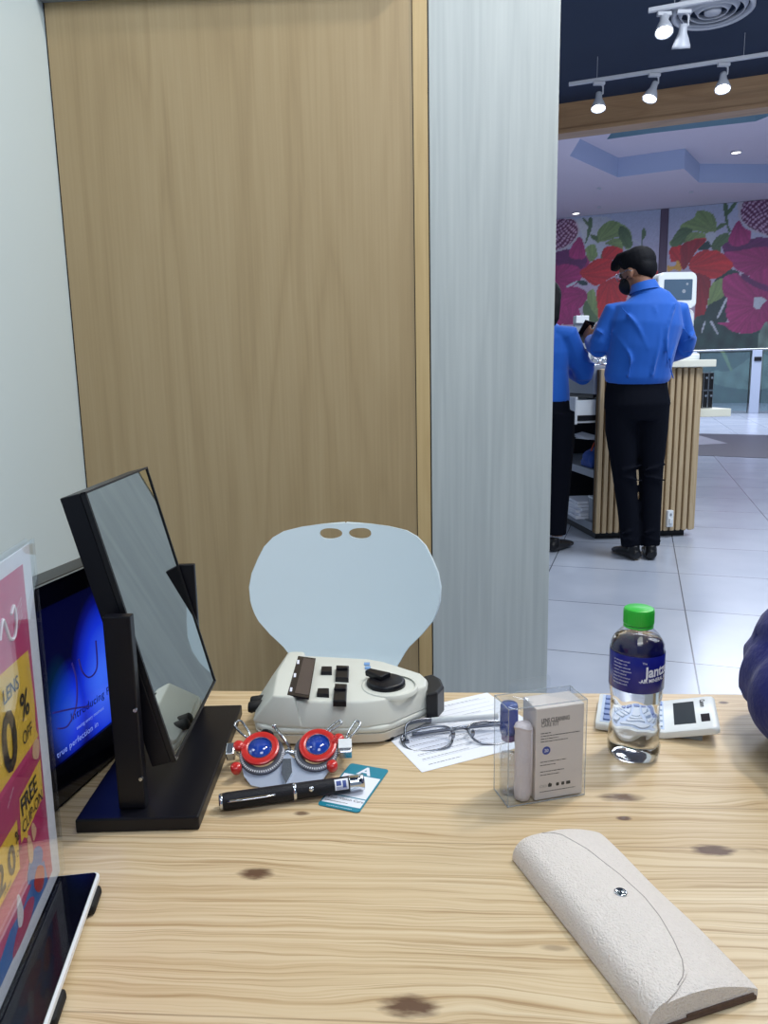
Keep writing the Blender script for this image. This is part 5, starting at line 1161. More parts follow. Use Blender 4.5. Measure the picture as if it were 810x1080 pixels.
m_tick = mat('pale_scale_ticks', (214, 216, 222), 0.5); m_scale = mat('grey_scale_ring', (92, 94, 104), 0.4, metal=0.5)
m_steel_plate = mat('satin_silver_plate', (196, 206, 226), 0.3, metal=0.35)
m_lens_blue = mat('blue_trial_lens', (36, 70, 170), 0.05, coat=1.0)
bm = BM(); pp = [(255, 797), (260, 812), (268, 821), (285, 825), (322, 826), (336, 823), (344, 813), (350, 800), (338, 806), (320, 806), (308, 796), (303, 792), (298, 796), (286, 806), (268, 806)]
prism(bm, [((x-303)*K, -(y-795)*K*KY) for x, y in pp], -0.0055, -0.0035, M=Mt); obj('bridge_plate', bm, m_steel_plate, tf)
bm = BM(); prism(bm, [((x-303)*K, -(y-795)*K*KY) for x, y in [(299, 800), (307, 800), (309, 813), (303, 824), (298, 813)]], -0.0034, 0.0005, M=Mt); obj('nose_rest', bm, m_metal, tf)
bm = BM(); tube(bm, [T3(289, 771, 0.006), T3(300, 783, 0.003), T3(306, 790, -0.001)], 0.0014, 10); ell(bm, T3(288.5, 770.5, 0.006), (0.0022,)*3, seg=10); obj('screw_rod', bm, m_metal, tf, True)
for sx, cx, cy in ((-1, 275, 789.5), (1, 334.5, 789)):
    bm = BM(); ring(bm, cx+(2 if sx < 0 else -2), cy+4, 15.5, 23, -0.0032, -0.0006); sr = obj('scale_ring', bm, m_scale, tf)
    bm = BM(); M = Mt @ Matrix.Translation(((cx+(2 if sx < 0 else -2)-303)*K, -(cy+4-795)*K*KY, 0.0001))
    for k in range(30):
        a = PI+k*PI/29; r0, r1 = 20.2*K, 22.2*K; w = 0.55*K; c_, s_ = math.cos(a), math.sin(a)
        prism(bm, [(c_*r0-s_*w, s_*r0+c_*w), (c_*r1-s_*w, s_*r1+c_*w), (c_*r1+s_*w, s_*r1-c_*w), (c_*r0+s_*w, s_*r0-c_*w)], -0.0004, 0.0005, M=M)
    obj('scale_marks', bm, m_tick, sr)
    bm = BM(); ring(bm, cx, cy, 12.6, 19.4, 0.0002, 0.0028); rr_ = obj('red_lens_ring', bm, m_red, tf, True); sharp(rr_, 30)
    bm = BM(); M = Mt @ Matrix.Translation(((cx-303)*K, -(cy-795)*K*KY, 0)); lathe(bm, [(0, 0.0012), (12.7*K, 0.0012), (12.7*K, 0.0020), (0, 0.0022)], seg=30, M=M); obj('lens', bm, m_lens_blue, rr_, True)
    bm = BM(); ring(bm, cx, cy, 11.8, 12.7, 0.0020, 0.0028); obj('inner_rim', bm, m_metal, rr_)
    # red handle tab
    hx, hy = (252.5, 786) if sx < 0 else (356, 783.5)
    bm = BM(); tube(bm, [T3(cx+sx*15, cy-1, 0.002), T3(hx, hy, 0.002)], [(0.0035, 0.0018), (0.0045, 0.002)], 12, up=Mt.to_3x3() @ V3((0, 0, 1))); lathe(bm, [(0, -0.001), (0.0048, -0.001), (0.0052, 0.003), (0.004, 0.0045), (0, 0.0045)], seg=20, M=Matrix.Translation(T3(hx, hy)) @ Mt.to_3x3().to_4x4()); obj('red_handle', bm, m_red, rr_, True)
    # side block with temple arm
    kx, ky = (244.5, 789) if sx < 0 else (363, 792)
    bm = BM(); box(bm, T3(kx, ky, -0.002), (0.012 if sx > 0 else 0.008, 0.013, 0.011), 0.0012, Mt.to_3x3()); sb = obj('side_block', bm, m_metal, tf)
    if sx > 0:
        bm = BM(); box(bm, T3(kx-0.5, ky-2, 0.0042), (0.0125, 0.010, 0.001), 0.0003, Mt.to_3x3()); obj('white_plate', bm, m_whiteplastic, sb)
    bm = BM(); e0 = T3(kx, ky, -0.006); tube(bm, [e0, e0+V3((0, 0.012, -0.004)), V3((e0.x+(-sx)*0.006, e0.y+0.020, 0.0022)), V3((e0.x-sx*0.035, e0.y+0.021, 0.0022))], 0.0018, 8); obj('temple', bm, m_metal, tf, True)
    # lower red knob
    nx, ny = (252, 806) if sx < 0 else (349, 808)
    bm = BM(); lathe(bm, [(0, -0.005), (0.0045, -0.005), (0.005, -0.003), (0.005, 0.0015), (0.0035, 0.003), (0, 0.003)], seg=20, M=Matrix.Translation(T3(nx, ny)) @ Mt.to_3x3().to_4x4()); obj('red_knob', bm, m_red, tf, True)
    bm = BM(); tube(bm, [T3(nx+(-sx)*8, ny-4, -0.004), T3(nx, ny, -0.003)], 0.0016, 8); obj('knob_shaft', bm, m_metal, tf, True)
    # wire loop clips above
    for a0, b0, a1, b1 in ([((258, 777), (249, 765), 0, 0)] if sx < 0 else [((345, 775), (348, 763), 0, 0), ((360, 778), (373, 769), 0, 0)]) if False else []: pass
    LP_ = [((261, 776), (250, 764), 4)] if sx < 0 else [((345, 775), (357, 767), 2.2), ((366, 782), (376, 769), 3.2)]
    for (ax, ay), (bx2, by2), w in LP_:
        d2 = Vector((bx2-ax, by2-ay)).normalized(); n2 = Vector((-d2.y, d2.x))*w
        loop = [(ax-n2.x*0.6, ay-n2.y*0.6), (bx2-n2.x, by2-n2.y), (bx2+d2.x*w*0.8, by2+d2.y*w*0.8), (bx2+n2.x, by2+n2.y), (ax+n2.x*0.6, ay+n2.y*0.6)]
        bm = BM(); tube(bm, [T3(x, y, 0.002) for x, y in spline(loop, 5, True)+[loop[0]]], 0.0011, 8); obj('lens_clip', bm, m_metal, tf, True)
bm = BM(); tube(bm, [T3(285, 797, -0.004), T3(303, 790, -0.004), T3(322, 797, -0.004)], 0.0028, 10); obj('cross_bar', bm, m_metal, tf, True)
bm = BM(); tube(bm, spline([(-0.024, 0.040, 0.003), (-0.033, 0.050, 0.008), (-0.030, 0.052, 0.016), (-0.022, 0.050, 0.014), (-0.020, 0.046, 0.004)], 5, False), 0.0016, 8); obj('head_strap_hook', bm, m_black, tf, True)

# ------------------------------------------------------------------ business card (patterned code left blank)
cA, cB, cC, cD = [at(x, y, TZ_) for x, y in ((333.5, 848.5), (376.5, 858.5), (412, 812.5), (371, 806.5))]
cc = (cA+cB+cC+cD)/4; ax_ = ((cB-cA)+(cC-cD)).normalized(); hy_ = ((cD-cA)+(cC-cB))/2; wx_ = ((cB-cA).length+(cC-cD).length)/4; hh = hy_.length/2
cd = thing('business_card', 'teal and white card lying under the tip of the black penlight', 'card', (cc.x, cc.y, TZ_+0.0003), math.atan2(ax_.y, ax_.x))
bm = BM(); prism(bm, rrect(-wx_, wx_, -hh, hh, 0.003), 0, 0.0007); cb_ = obj('card_body', bm, m_teal, cd)
bm = BM(); flat(bm, [(-wx_*0.92, -hh*0.46), (wx_*0.92, -hh*0.46), (wx_*0.92, hh*0.50), (-wx_*0.92, hh*0.50)], 0.0007, th=0.00005); flat(bm, [(-wx_*0.93, -hh*0.84), (wx_*0.93, -hh*0.84), (wx_*0.93, -hh*0.50), (-wx_*0.93, -hh*0.50)], 0.0007, th=0.00005); obj('white_fields', bm, m_paper, cb_)
bm = BM(); Mc = Matrix.Translation((0, 0, 0.0008))
text_bm(bm, 'A', hh*0.5, Mc @ Matrix.Translation((0, hh*0.56, 0)), 'CENTER', 0, 0.03)
scribble(bm, -wx_*0.6, -hh*0.95, wx_*1.2, Mc, 0.0005, 0, 0.0, 3); obj('white_logo', bm, m_white_ink, cb_)
bm = BM(); text_bm(bm, 'Your Vision Care', hh*0.13, Mc @ Matrix.Translation((-wx_*0.84, -hh*0.64, 0.0001)), 'LEFT'); scribble(bm, -wx_*0.84, -hh*0.76, wx_*1.1, Mc, 0.0005, 0, 0.0001, 5); obj('print', bm, m_ink, cb_)

# ------------------------------------------------------------------ penlight
p0, p1 = at(231, 846, TZ_+0.0075), at(383.5, 824.5, TZ_+0.0090)
d = p1-p0; Lp = d.length
pn = thing('penlight', 'black penlight with silver clip and rings lying in front of the red trial frame', 'pen', (p0.x, p0.y, p0.z), math.atan2(d.y, d.x)); pn.rotation_euler.y = -math.asin(d.z/Lp)
def px_lathe(bm, prof, seg=28):
    lathe(bm, [(r, z) for r, z in prof], seg=seg, M=Matrix.Rotation(PI/2, 4, 'Y'))
bm = BM(); px_lathe(bm, [(0, 0.003), (0.0068, 0.003), (0.0072, 0.006), (0.0072, Lp*0.505), (0.0070, Lp*0.506)]); px_lathe(bm, [(0.0068, Lp*0.525), (0.0070, Lp*0.526), (0.0067, Lp*0.90), (0, Lp*0.90)]); obj('barrel', bm, mat('black_knurled_metal', (26, 27, 34), 0.45, metal=0.3, bump=0.4, bscale=900), pn, True); sharp(COL.objects[-1] if False else bpy.data.objects['barrel'], 40)
bm = BM(); px_lathe(bm, [(0, 0), (0.0060, 0), (0.0068, 0.001), (0.0068, 0.0045), (0, 0.0045)]); obj('end_ring', bm, m_chrome, pn, True)
bm = BM(); px_lathe(bm, [(0.0069, Lp*0.503), (0.0074, Lp*0.504), (0.0074, Lp*0.523), (0.0069, Lp*0.525)]); obj('middle_ring', bm, m_chrome, pn, True)
bm = BM(); px_lathe(bm, [(0.0068, Lp*0.895), (0.0070, Lp*0.90), (0.0066, Lp*0.96), (0.0066, Lp), (0.0045, Lp+0.0002), (0.004, Lp-0.002), (0, Lp-0.002)]); obj('tip', bm, m_chrome, pn, True)
bm = BM(); tube(bm, [(0.007, -0.0062, 0.003), (0.010, -0.0085, 0.0045), (0.022, -0.0088, 0.0045), (0.040, -0.0080, 0.0042), (0.047, -0.0072, 0.0040)], [(0.0018, 0.0008)]*5, 10, up=(0, 0, 1)); obj('clip', bm, m_chrome, pn, True)
def wrapx(Rr, a0):
    def w_(p): a = a0+p.y/Rr; return Vector((p.x, -Rr*math.cos(a), Rr*math.sin(a)))
    return w_
bm = BM()
w_ = wrapx(0.00695, 0.62)
def patch(bm, w_, x0, x1, y0, y1, n=10, mi=0):
    g_ = [[bm.verts.new(w_(Vector((x0+(x1-x0)*i, y0+(y1-y0)*j/n, 0)))) for j in range(n+1)] for i in (0, 1)]
    for j in range(n): f = bm.faces.new((g_[0][j], g_[1][j], g_[1][j+1], g_[0][j+1])); f.material_index = mi
patch(bm, w_, Lp*0.79, Lp*0.885, -0.005, 0.005); st_ = obj('sticker', bm, m_paper, pn, True)
bm = BM(); w2 = wrapx(0.00700, 0.62)
for k, (a, b) in enumerate(((0.80, 0.835), (0.845, 0.87))): patch(bm, w2, Lp*a, Lp*b, -0.001-0.002*k, 0.003)
for k in range(3): patch(bm, w2, Lp*0.80, Lp*0.875, -0.0044+0.0009*k, -0.0040+0.0009*k)
obj('sticker_print', bm, mat('blue_sticker_ink', (70, 90, 160), 0.5), st_)
bm = BM(); c_ = w_(Vector((Lp*0.625, -0.0005, 0))); nn = Vector((0, c_.y, c_.z)).normalized()
tube(bm, [c_-nn*0.0005, c_+nn*0.0012], 0.0022, 16); obj('button', bm, m_chrome, pn, True)

# ------------------------------------------------------------------ form sheet
pA = at(445, 815, TZ_); a_ = Vector((0.913, 0.408, 0)).normalized()
fs = thing('form_sheet', 'white printed order form lying under the silver spectacles and the white instrument', 'paper', (pA.x, pA.y, TZ_), math.atan2(a_.y, a_.x))
bm = BM(); prism(bm, [(0, 0), (0.148, 0), (0.148, 0.124), (0, 0.124)], 0.0001, 0.0005); sh_ = obj('sheet', bm, m_paper, fs)
bm = BM(); rr = random.Random(3)
for k in range(11):
    y = 0.018+k*0.0094
    flat(bm, [(0.010, y), (0.138, y), (0.138, y+0.0003), (0.010, y+0.0003)], 0.0005, th=0.00004)
    scribble(bm, 0.011, y+0.0022, rr.uniform(0.03, 0.12), None or Matrix(), 0.0009, 0, 0.0005, k)
scribble(bm, 0.012, 0.009, 0.035, Matrix(), 0.0010, 0, 0.0005, 77); scribble(bm, 0.085, 0.012, 0.03, Matrix(), 0.0007, 0, 0.0005, 78)
obj('printed_lines', bm, m_greyink, sh_)

# ------------------------------------------------------------------ silver spectacles on the form
m_spec = mat('spectacle_steel', (128, 132, 142), 0.22, metal=1.0)
gA = at(427, 785, TZ_+0.006); gB = Vector((0.132, 0.700, 0)); gd = Vector((gB.x-gA.x, gB.y-gA.y, 0)); GW = gd.length
gl = thing('eyeglasses', 'silver semi-rimless spectacles folded on the white form behind the clear kit box', 'glasses', (gA.x, gA.y, TZ_+0.0006), math.atan2(gd.y, gd.x))
# lying face-down on the folded temples: local x across, y away, z up
Mg = Matrix.Translation((0, -0.002, 0.0035)) @ Matrix.Rotation(R(20), 4, 'X')
m_lensc = clear('spectacle_lens', tint=(0.98, 0.985, 1.0), amount=0.9)
def rimp(cx, n=26):
    P_ = [(-0.026, 0.012), (-0.024, 0.020), (-0.008, 0.024), (0.012, 0.0235), (0.023, 0.019), (0.0245, 0.010), (0.019, -0.002), (0.004, -0.0065), (-0.014, -0.004), (-0.023, 0.003)]
    return [(cx+x, y) for x, y in spline(P_, 4)]
GH = GW/2
for k, cx in enumerate((GH-0.033, GH+0.033)):
    sgn = 1 if k == 0 else -1; pts = [(cx+sgn*(x-cx), y) for x, y in rimp(cx)]
    crv = lambda x: -0.004*((x-GH)/0.06)**2*0-0.0
    bm = BM(); L3 = [Mg @ Vector((x, y, -0.006*((x-GH)/0.06)**2)) for x, y in pts]; tube(bm, L3+[L3[0]], 0.0013, 8); rm = obj('rim', bm, m_spec, gl, True)
    bm = BM(); prism(bm, pts, lambda x, y: -0.0006-0.006*((x-GH)/0.06)**2, lambda x, y: 0.0006-0.006*((x-GH)/0.06)**2, M=Mg); obj('lens', bm, m_lensc, rm)
    bm = BM(); s2 = -1 if k == 0 else 1; q0 = Mg @ V3((GH+s2*0.0125, 0.008, 0)); q1 = Mg @ V3((GH+s2*0.010, 0.004, 0.006)); tube(bm, [q0, (q0+q1)/2+V3((0, 0, 0.002)), q1], 0.0006, 6); ell(bm, q1, (0.0022, 0.0016, 0.0040), seg=12); obj('nose_pad', bm, m_spec, gl, True)
    # hinge and folded temple
    hx = 0.004 if k == 0 else GW-0.004; h0 = Mg @ V3((hx, 0.014, -0.008))
    bm = BM(); box(bm, h0, (0.006, 0.005, 0.004), 0.001); obj('hinge', bm, m_spec, gl)
    far = GW-0.012 if k == 0 else 0.012; yb = 0.036 if k == 0 else 0.026; zb = 0.010 if k == 0 else 0.004
    bm = BM(); P_ = [h0, V3((hx+(0.006 if k == 0 else -0.006), yb-0.006, zb+0.002)), V3((hx*0.5+far*0.5, yb, zb)), V3((far, yb-0.002, zb-0.001)), ]
    tube(bm, spline(P_, 6, False), [(0.0014, 0.0028)]*(6*3+1), 8, up=(0, 0, 1)); tm = obj('temple', bm, m_spec, gl, True)
    if k == 0:
        a, b = P_[1]*0.72+P_[2]*0.28, P_[2]*0.25+P_[3]*0.75
        bm = BM(); tube(bm, [P_[2]*0.55+P_[1]*0.45, P_[2]*0.6+P_[3]*0.4, P_[3]], [(0.0024, 0.0036)]*3, 12, up=(0, 0, 1)); obj('temple_sleeve', bm, m_whiteplastic, tm, True)
bm = BM(); tube(bm, [Mg @ V3((GH-0.010, 0.014, 0)), Mg @ V3((GH, 0.017, 0.002)), Mg @ V3((GH+0.010, 0.014, 0))], 0.0013, 8); obj('bridge', bm, m_spec, gl, True)

# ------------------------------------------------------------------ lens cleaning kit: clear case, carton, cloth roll, spray bottle
KO = at(535.5, 852, TZ_); ku = Vector((0.0717, 0.0180, 0)); KA = math.atan2(ku.y, ku.x); KW = 0.0715; KD = 0.030; KH = 0.088
kc = thing('clear_case', 'clear plastic hang-tab box enclosing the pale lens cleaning kit', 'box', (KO.x, KO.y, TZ_+0.0002), KA)
def kw(x, y, z=0): return Vector((KO.x+x*math.cos(KA)-y*math.sin(KA), KO.y+x*math.sin(KA)+y*math.cos(KA), TZ_+z))
bm = BM(); bx(bm, 0, KW, 0, KD, 0, KH, 0.0008); o = obj('shell', bm, m_pet, kc)
bm = BM(); P_ = rrect(0.012, 0.052, KH, KH+0.013, 0.004); prism(bm, P_, KD-0.0008, KD-0.0002, M=basis((0, 0, 0), (1, 0, 0), (0, 0, 1)) @ Matrix.Scale(-1, 4, (0, 0, 1))); obj('hang_tab', bm, m_pet, kc)
m_edge = clear('clear_fold_edge', tint=(0.80, 0.84, 0.88), amount=2.5, haze=0.22)
bm = BM()
for a, b in (((0, 0, 0), (0, 0, KH)), ((KW, 0, 0), (KW, 0, KH)), ((0, KD, 0), (0, KD, KH)), ((0, 0, KH), (KW, 0, KH)), ((0, 0, KH), (0, KD, KH)), ((KW, 0, KH), (KW, KD, KH)), ((0, KD, KH), (KW, KD, KH)), ((0, 0, 0.0005), (KW, 0, 0.0005)), ((0, 0, 0.0005), (0, KD, 0.0005)), ((KW, KD, 0), (KW, KD, KH))):
    tube(bm, [a, b], 0.0005, 6)
obj('folded_edges', bm, m_edge, kc)
bm = BM(); n_ = 10; g_ = []
for i in range(n_+1):
    t_ = i/n_; g_.append([bm.verts.new((0.004+t_*(KW-0.006), KD*(0.1+0.8*j/4), KH-0.0015-0.004*math.sin(t_*PI)*(1-j/4*0.6)-0.001*math.sin(t_*9+j))) for j in range(5)])
for a, b in zip(g_, g_[1:]):
    for j in range(4): bm.faces.new((a[j], a[j+1], b[j+1], b[j]))
obj('tuck_flap', bm, m_pet, kc, True)
ct = thing('kit_carton', 'pale grey printed carton of a lens cleaning kit inside the clear case', 'box', kw(0.0255, 0.0015, 0.0012), KA)
CWd, CHt = 0.0445, 0.0835
bm = BM(); bx(bm, 0, CWd, 0, 0.0265, 0, CHt, 0.0008); cb = obj('carton_body', bm, m_carton, ct)
Mf = basis((0, -0.00012, 0), (1, 0, 0), (0, 0, 1))
bm = BM()
text_bm(bm, 'LENS CLEANING', 0.0054, Mf @ Matrix.Translation((0.0045, 0.0705, 0)), bold=0.018, xs=0.66); 
text_bm(bm, 'CARE KIT', 0.0054, Mf @ Matrix.Translation((0.0045, 0.0665, 0)), xs=0.72)
for k, (z, w) in enumerate(((0.0605, 0.009), (0.0580, 0.036), (0.0555, 0.016), (0.0530, 0.025), (0.0345, 0.024), (0.0315, 0.014), (0.0255, 0.022), (0.0225, 0.018), (0.0070, 0.033))): scribble(bm, 0.0045, z, w, Mf, 0.00065, 0, 0.0, k+20)
for x, wv in ((0.0120, 0.0035), (0.0195, 0.0028), (0.0245, 0.0028), (0.0290, 0.0040)):
    prism(bm, rrect(x, x+wv, 0.0110, 0.0140, 0.0006, 2), 0, 0.00004, M=Mf)
prism(bm, rrect(0.0128, 0.0142, 0.0140, 0.0147, 0.0002, 2), 0, 0.00004, M=Mf)
tube(bm, [Mf @ V3((0.0058+0.0016*math.cos(a), 0.0124+0.0010*math.sin(a), 0)) for a in [k*PI/6 for k in range(13)]], 0.0001, 4); tube(bm, [Mf @ V3((0.0092+0.0014*math.cos(a), 0.0124+0.0010*math.sin(a), 0)) for a in [k*PI/6 for k in range(13)]], 0.0001, 4)
obj('print', bm, m_ink, cb)
bm = BM(); prism(bm, circ(0.0098, 0.0450, 0.0037, 28), 0, 0.00004, M=Mf); bd = obj('blue_badge', bm, mat('blue_badge_ink', (46, 72, 160), 0.5), cb)
bm = BM(); text_bm(bm, '20', 0.0040, Mf @ Matrix.Translation((0.0098, 0.0437, 0.0001)), 'CENTER', bold=0.01); obj('badge_number', bm, m_white_ink, bd)
cl = thing('cloth_roll', 'pale rolled microfibre cloth standing inside the clear case left of the carton', 'cloth', kw(0.0168, 0.0080, 0.0012), KA)
bm = BM(); n_ = 14; pr = [(0.004, 0.0), (0.0066, 0.0012), (0.0071, 0.006)]+[(0.0070+0.0002*math.sin(k*2.1), 0.006+k*0.005) for k in range(1, 12)]+[(0.0074, 0.066), (0.0066, 0.0685), (0.003, 0.069)]
lathe(bm, pr, seg=26); obj('roll', bm, m_cloth_roll, cl, True)
bm = BM(); tube(bm, [(0.006, -0.0035, 0.004), (0.0062, -0.0037, 0.03), (0.0058, -0.0042, 0.067)], 0.0011, 8); tube(bm, [Vector((0.0068*math.cos(a), 0.0068*math.sin(a), 0.0665+0.0012*math.sin(a*2))) for a in [k*PI/10 for k in range(21)]], 0.0012, 8); obj('cloth_hem', bm, m_cloth_roll, cl, True)
sb = thing('spray_bottle', 'small clear spray bottle with a translucent blue cap behind the cloth roll', 'bottle', kw(0.0095, 0.0208, 0.0012), KA)
bm = BM(); lathe(bm, [(0, 0.0), (0.0068, 0.0), (0.0078, 0.002), (0.0078, 0.040), (0.006, 0.046), (0.0045, 0.048), (0.0045, 0.050)], seg=28); obj('bottle_body', bm, m_pet, sb, True)
bm = BM(); lathe(bm, [(0, 0.0006), (0.0070, 0.0012), (0.0070, 0.036), (0, 0.0362)], seg=24); obj('cleaning_fluid', bm, clear('cleaner_fluid', tint=(0.86, 0.88, 0.95)), sb, True)
bm = BM(); lathe(bm, [(0, 0.050), (0.0045, 0.0485), (0.0065, 0.050), (0.0065, 0.056), (0, 0.056)], seg=24); obj('pump_collar', bm, mat('violet_collar', (88, 52, 120), 0.4), sb, True)
bm = BM(); lathe(bm, [(0, 0.0562), (0.0075, 0.0562), (0.0079, 0.060), (0.0076, 0.080), (0.0068, 0.0825), (0, 0.083)], seg=28); obj('cap', bm, mat('blue_cap_plastic', (50, 76, 158), 0.2), sb, True)

# ------------------------------------------------------------------ calculator
qa = at(628, 761, TZ_+0.010); ca = math.atan2(-0.037, 0.105)
ca_ = thing('calculator', 'white desk calculator propped at a slant behind the water bottle', 'calculator', (qa.x, qa.y, TZ_), ca)
CL, CW = 0.128, 0.076
zf = lambda x: 0.009+0.0*x if x < 0.066 else 0.009+(x-0.066)*0.25
def cprism(bm, pts, lo, hi, mi=0, n=1, bev=0):
    prism(bm, pts, lambda x, y: zf(x)+lo, lambda x, y: zf(x)+hi, mi=mi, bev=bev)
bm = BM(); secs = [0, 0.002, 0.066, 0.108, 0.1135, 0.1165]; vs = []
for x in secs:
    t_ = zf(x) - (0.003 if x > 0.115 else 0.0006 if x > 0.11 else 0); b0 = 0.0012 if x < 0.066 else zf(x)-0.0085; e_ = 0.002 if x in (0, 0.1165) else 0
    vs.append([bm.verts.new((x, y, z)) for y, z in ((0.001+e_, b0), (CW-0.001-e_, b0), (CW-e_, b0+0.002), (CW-e_, t_-0.0015), (CW-0.002-e_, t_), (0.002+e_, t_), (e_, t_-0.0015), (e_, b0+0.002))])
for a, b in zip(vs, vs[1:]):
    for k in range(8): bm.faces.new((a[k], a[(k+1) % 8], b[(k+1) % 8], b[k]))
bm.faces.new(vs[0]); bm.faces.new(vs[-1]); cbod = obj('calculator_body', bm, m_whiteplastic, ca_); sharp(cbod, 50)
bm = BM(); cprism(bm, [(0.0755, 0.012), (0.0955, 0.012), (0.0955, 0.064), (0.0755, 0.064)], 0.0, 0.0005); obj('display', bm, m_lcd, ca_)
bm = BM(); cprism(bm, [(0.1005, 0.014), (0.1085, 0.014), (0.1085, 0.031), (0.1005, 0.031)], 0.0, 0.0005); obj('solar_cell', bm, m_lcd_dark, ca_)
bm = BM(); Mx = Matrix.Identity(4)
def wcal(p): x, y = 0.107-p.y*0-0.0, 0; X_ = 0.1065+(-p.y+0.0028); Y_ = 0.040+0.0; return Vector((0.1075-0.0045/2+p.y*-1+0.0045, 0, 0))
text_bm(bm, 'Canon', 0.0068, None, 'LEFT', 0, 0.02, warp=lambda p: Vector((0.1015+p.y, 0.0665-p.x, zf(0.1015+p.y)+0.0005))); obj('lettering', bm, m_ink, ca_)
m_key = mat('pale_grey_key', (206, 216, 232), 0.4); m_keyb = mat('blue_grey_key', (130, 150, 200), 0.4)
bm = BM(); cprism(bm, [(0.004, 0.004), (0.066, 0.004), (0.066, 0.072), (0.004, 0.072)], 0.0, 0.0003); obj('key_panel', bm, mat('light_blue_panel', (188, 204, 232), 0.4), ca_)
for i in range(5):
    for j in range(5):
        bm = BM(); x, y = 0.0115+i*0.0122, 0.012+j*0.0130; prism(bm, rrect(x-0.0045, x+0.0045, y-0.0045, y+0.0045, 0.001, 2), zf(x)+0.0003, zf(x)+0.0022, bev=0.0005); obj('key', bm, m_keyb if (i == 0 or j == 4) else m_key, ca_)
bm = BM(); bx(bm, 0.080, 0.102, 0.008, 0.068, 0.0, 0.0062, 0.001); obj('prop_foot', bm, m_grey_lam, ca_)
for y in (0.008, 0.066):
    bm = BM(); lathe(bm, [(0, 0), (0.003, 0), (0.003, 0.0016), (0, 0.0016)], (0.008, y, 0), 12); obj('rubber_foot', bm, m_rubber, ca_)

# ------------------------------------------------------------------ water bottle
wb = thing('water_bottle', 'small clear mineral water bottle with green cap and dark blue label on the desk', 'bottle', (0.2340, 0.6645, TZ_), R(-22)); wb.scale = (0.885, 0.885, 0.925)
def bprof(off=0.0, z1=0.200):
    P_ = [(0.0, 0.0035), (0.012, 0.002), (0.021, 0.0), (0.0255, 0.002), (0.0272, 0.007), (0.0274, 0.014), (0.0262, 0.017), (0.0266, 0.022), (0.0262, 0.027), (0.0264, 0.032), (0.0254, 0.037), (0.0258, 0.043), (0.0250, 0.048), (0.0254, 0.054), (0.0252, 0.060),
          (0.0262, 0.066), (0.0274, 0.074), (0.0275, 0.078), (0.0275, 0.115), (0.0280, 0.117), (0.0270, 0.120), (0.0268, 0.122), (0.0250, 0.1255), (0.0236, 0.128), (0.021, 0.1315), (0.0175, 0.135), (0.0150, 0.1375), (0.0145, 0.139), (0.0145, 0.141), (0.0128, 0.1425), (0.0128, 0.146)]
    return [(max(r-off, 0), z+(off if z < 0.01 else 0)) for r, z in P_ if z <= z1]
def bwobble(bm):
    for v in bm.verts:
        a = math.atan2(v.co.y, v.co.x); z = v.co.z
        if 0.016 < z < 0.070: k = 1+0.022*math.sin(3*a+z*210)+0.012*math.sin(7*a-z*330)
        elif 0.1155 < z < 0.130: k = 1+0.014*math.sin(8*a+z*260)
        else: k = 1
        if z < 0.004: k = 1-0.03*math.cos(5*a)
        v.co.x *= k; v.co.y *= k
bm = BM(); lathe(bm, bprof(), seg=72); bwobble(bm); obj('bottle_shell', bm, clear('bottle_plastic', tint=(0.985, 0.99, 1.0), amount=1.1), wb, True)
m_water = bpy.data.materials.new('water'); t, N, L = nt(m_water); N['Principled BSDF'].inputs['Transmission Weight'].default_value = 1; N['Principled BSDF'].inputs['IOR'].default_value = 1.33; N['Principled BSDF'].inputs['Roughness'].default_value = 0.0; N['Principled BSDF'].inputs['Base Color'].default_value = (0.98, 0.99, 1, 1)
bm = BM(); pw = [(r, z) for r, z in bprof(0.0007, 0.131)]; lathe(bm, pw+[(0, 0.1302)], seg=72); bwobble(bm); obj('water', bm, m_water, wb, True)
bm = BM(); lathe(bm, [(0.0278, 0.0775), (0.0281, 0.0778), (0.0281, 0.1148), (0.0278, 0.1152)], seg=72, cap=False); lb = obj('label', bm, m_label_blue, wb, True)
def wlab(x0, z0, sc=1.0, slope=0.0):
    def f(p): a = -PI/2+R(22)+x0+p.x/0.0283; return Vector((0.0283*math.cos(a), 0.0283*math.sin(a), z0+p.y+slope*p.x))
    return f
bm = BM()
text_bm(bm, 'Jantzen', 0.0150, None, 'LEFT', 0, 0.03, xs=0.88, warp=wlab(-0.02, 0.0950, slope=0.06), res=4)
text_bm(bm, '-AIR MINERAL WATER-', 0.0052, None, 'LEFT', 0, 0.03, xs=0.9, warp=wlab(-0.24, 0.0890, slope=0.06), res=2)
text_bm(bm, 'The', 0.0030, None, 'LEFT', 0, 0.0, warp=wlab(-0.14, 0.1085), res=2)
for k in range(8):
    text_bm(bm, ('air mineral semula', 'dibotolkan oleh', 'kandungan mineral', 'calcium  magnesium', 'natural mineral', 'water from source', 'simpan di tempat', 'kering dan sejuk')[k], 0.0026, None, 'LEFT', 0, 0, warp=wlab(-1.25, 0.1085-k*0.0034), res=1)
obj('lettering', bm, m_white_ink, lb)
bm = BM(); pr = [(0, 0.1585), (0.0130, 0.1585), (0.0148, 0.1575), (0.0152, 0.1560), (0.0153, 0.1425), (0.0148, 0.1418), (0.0140, 0.1418)]
lathe(bm, pr, seg=72, cap=False)
for v in bm.verts:
    a = math.atan2(v.co.y, v.co.x)
    if 0.1425 < v.co.z < 0.1565 or v.co.z == 0.1425: pass
cp_ = obj('cap', bm, m_green, wb, True); sharp(cp_, 40)
bm = BM()
for k in range(48):
    a = k*2*PI/48; bx(bm, -0.0004, 0.0004, -0.0002, 0.0004, 0.1432, 0.1555); 
    for v in list(bm.verts)[-8:]: v.co = Matrix.Rotation(a, 4, 'Z') @ (v.co+Vector((0, 0.0152, 0)))
obj('cap_ribs', bm, m_green, cp_)
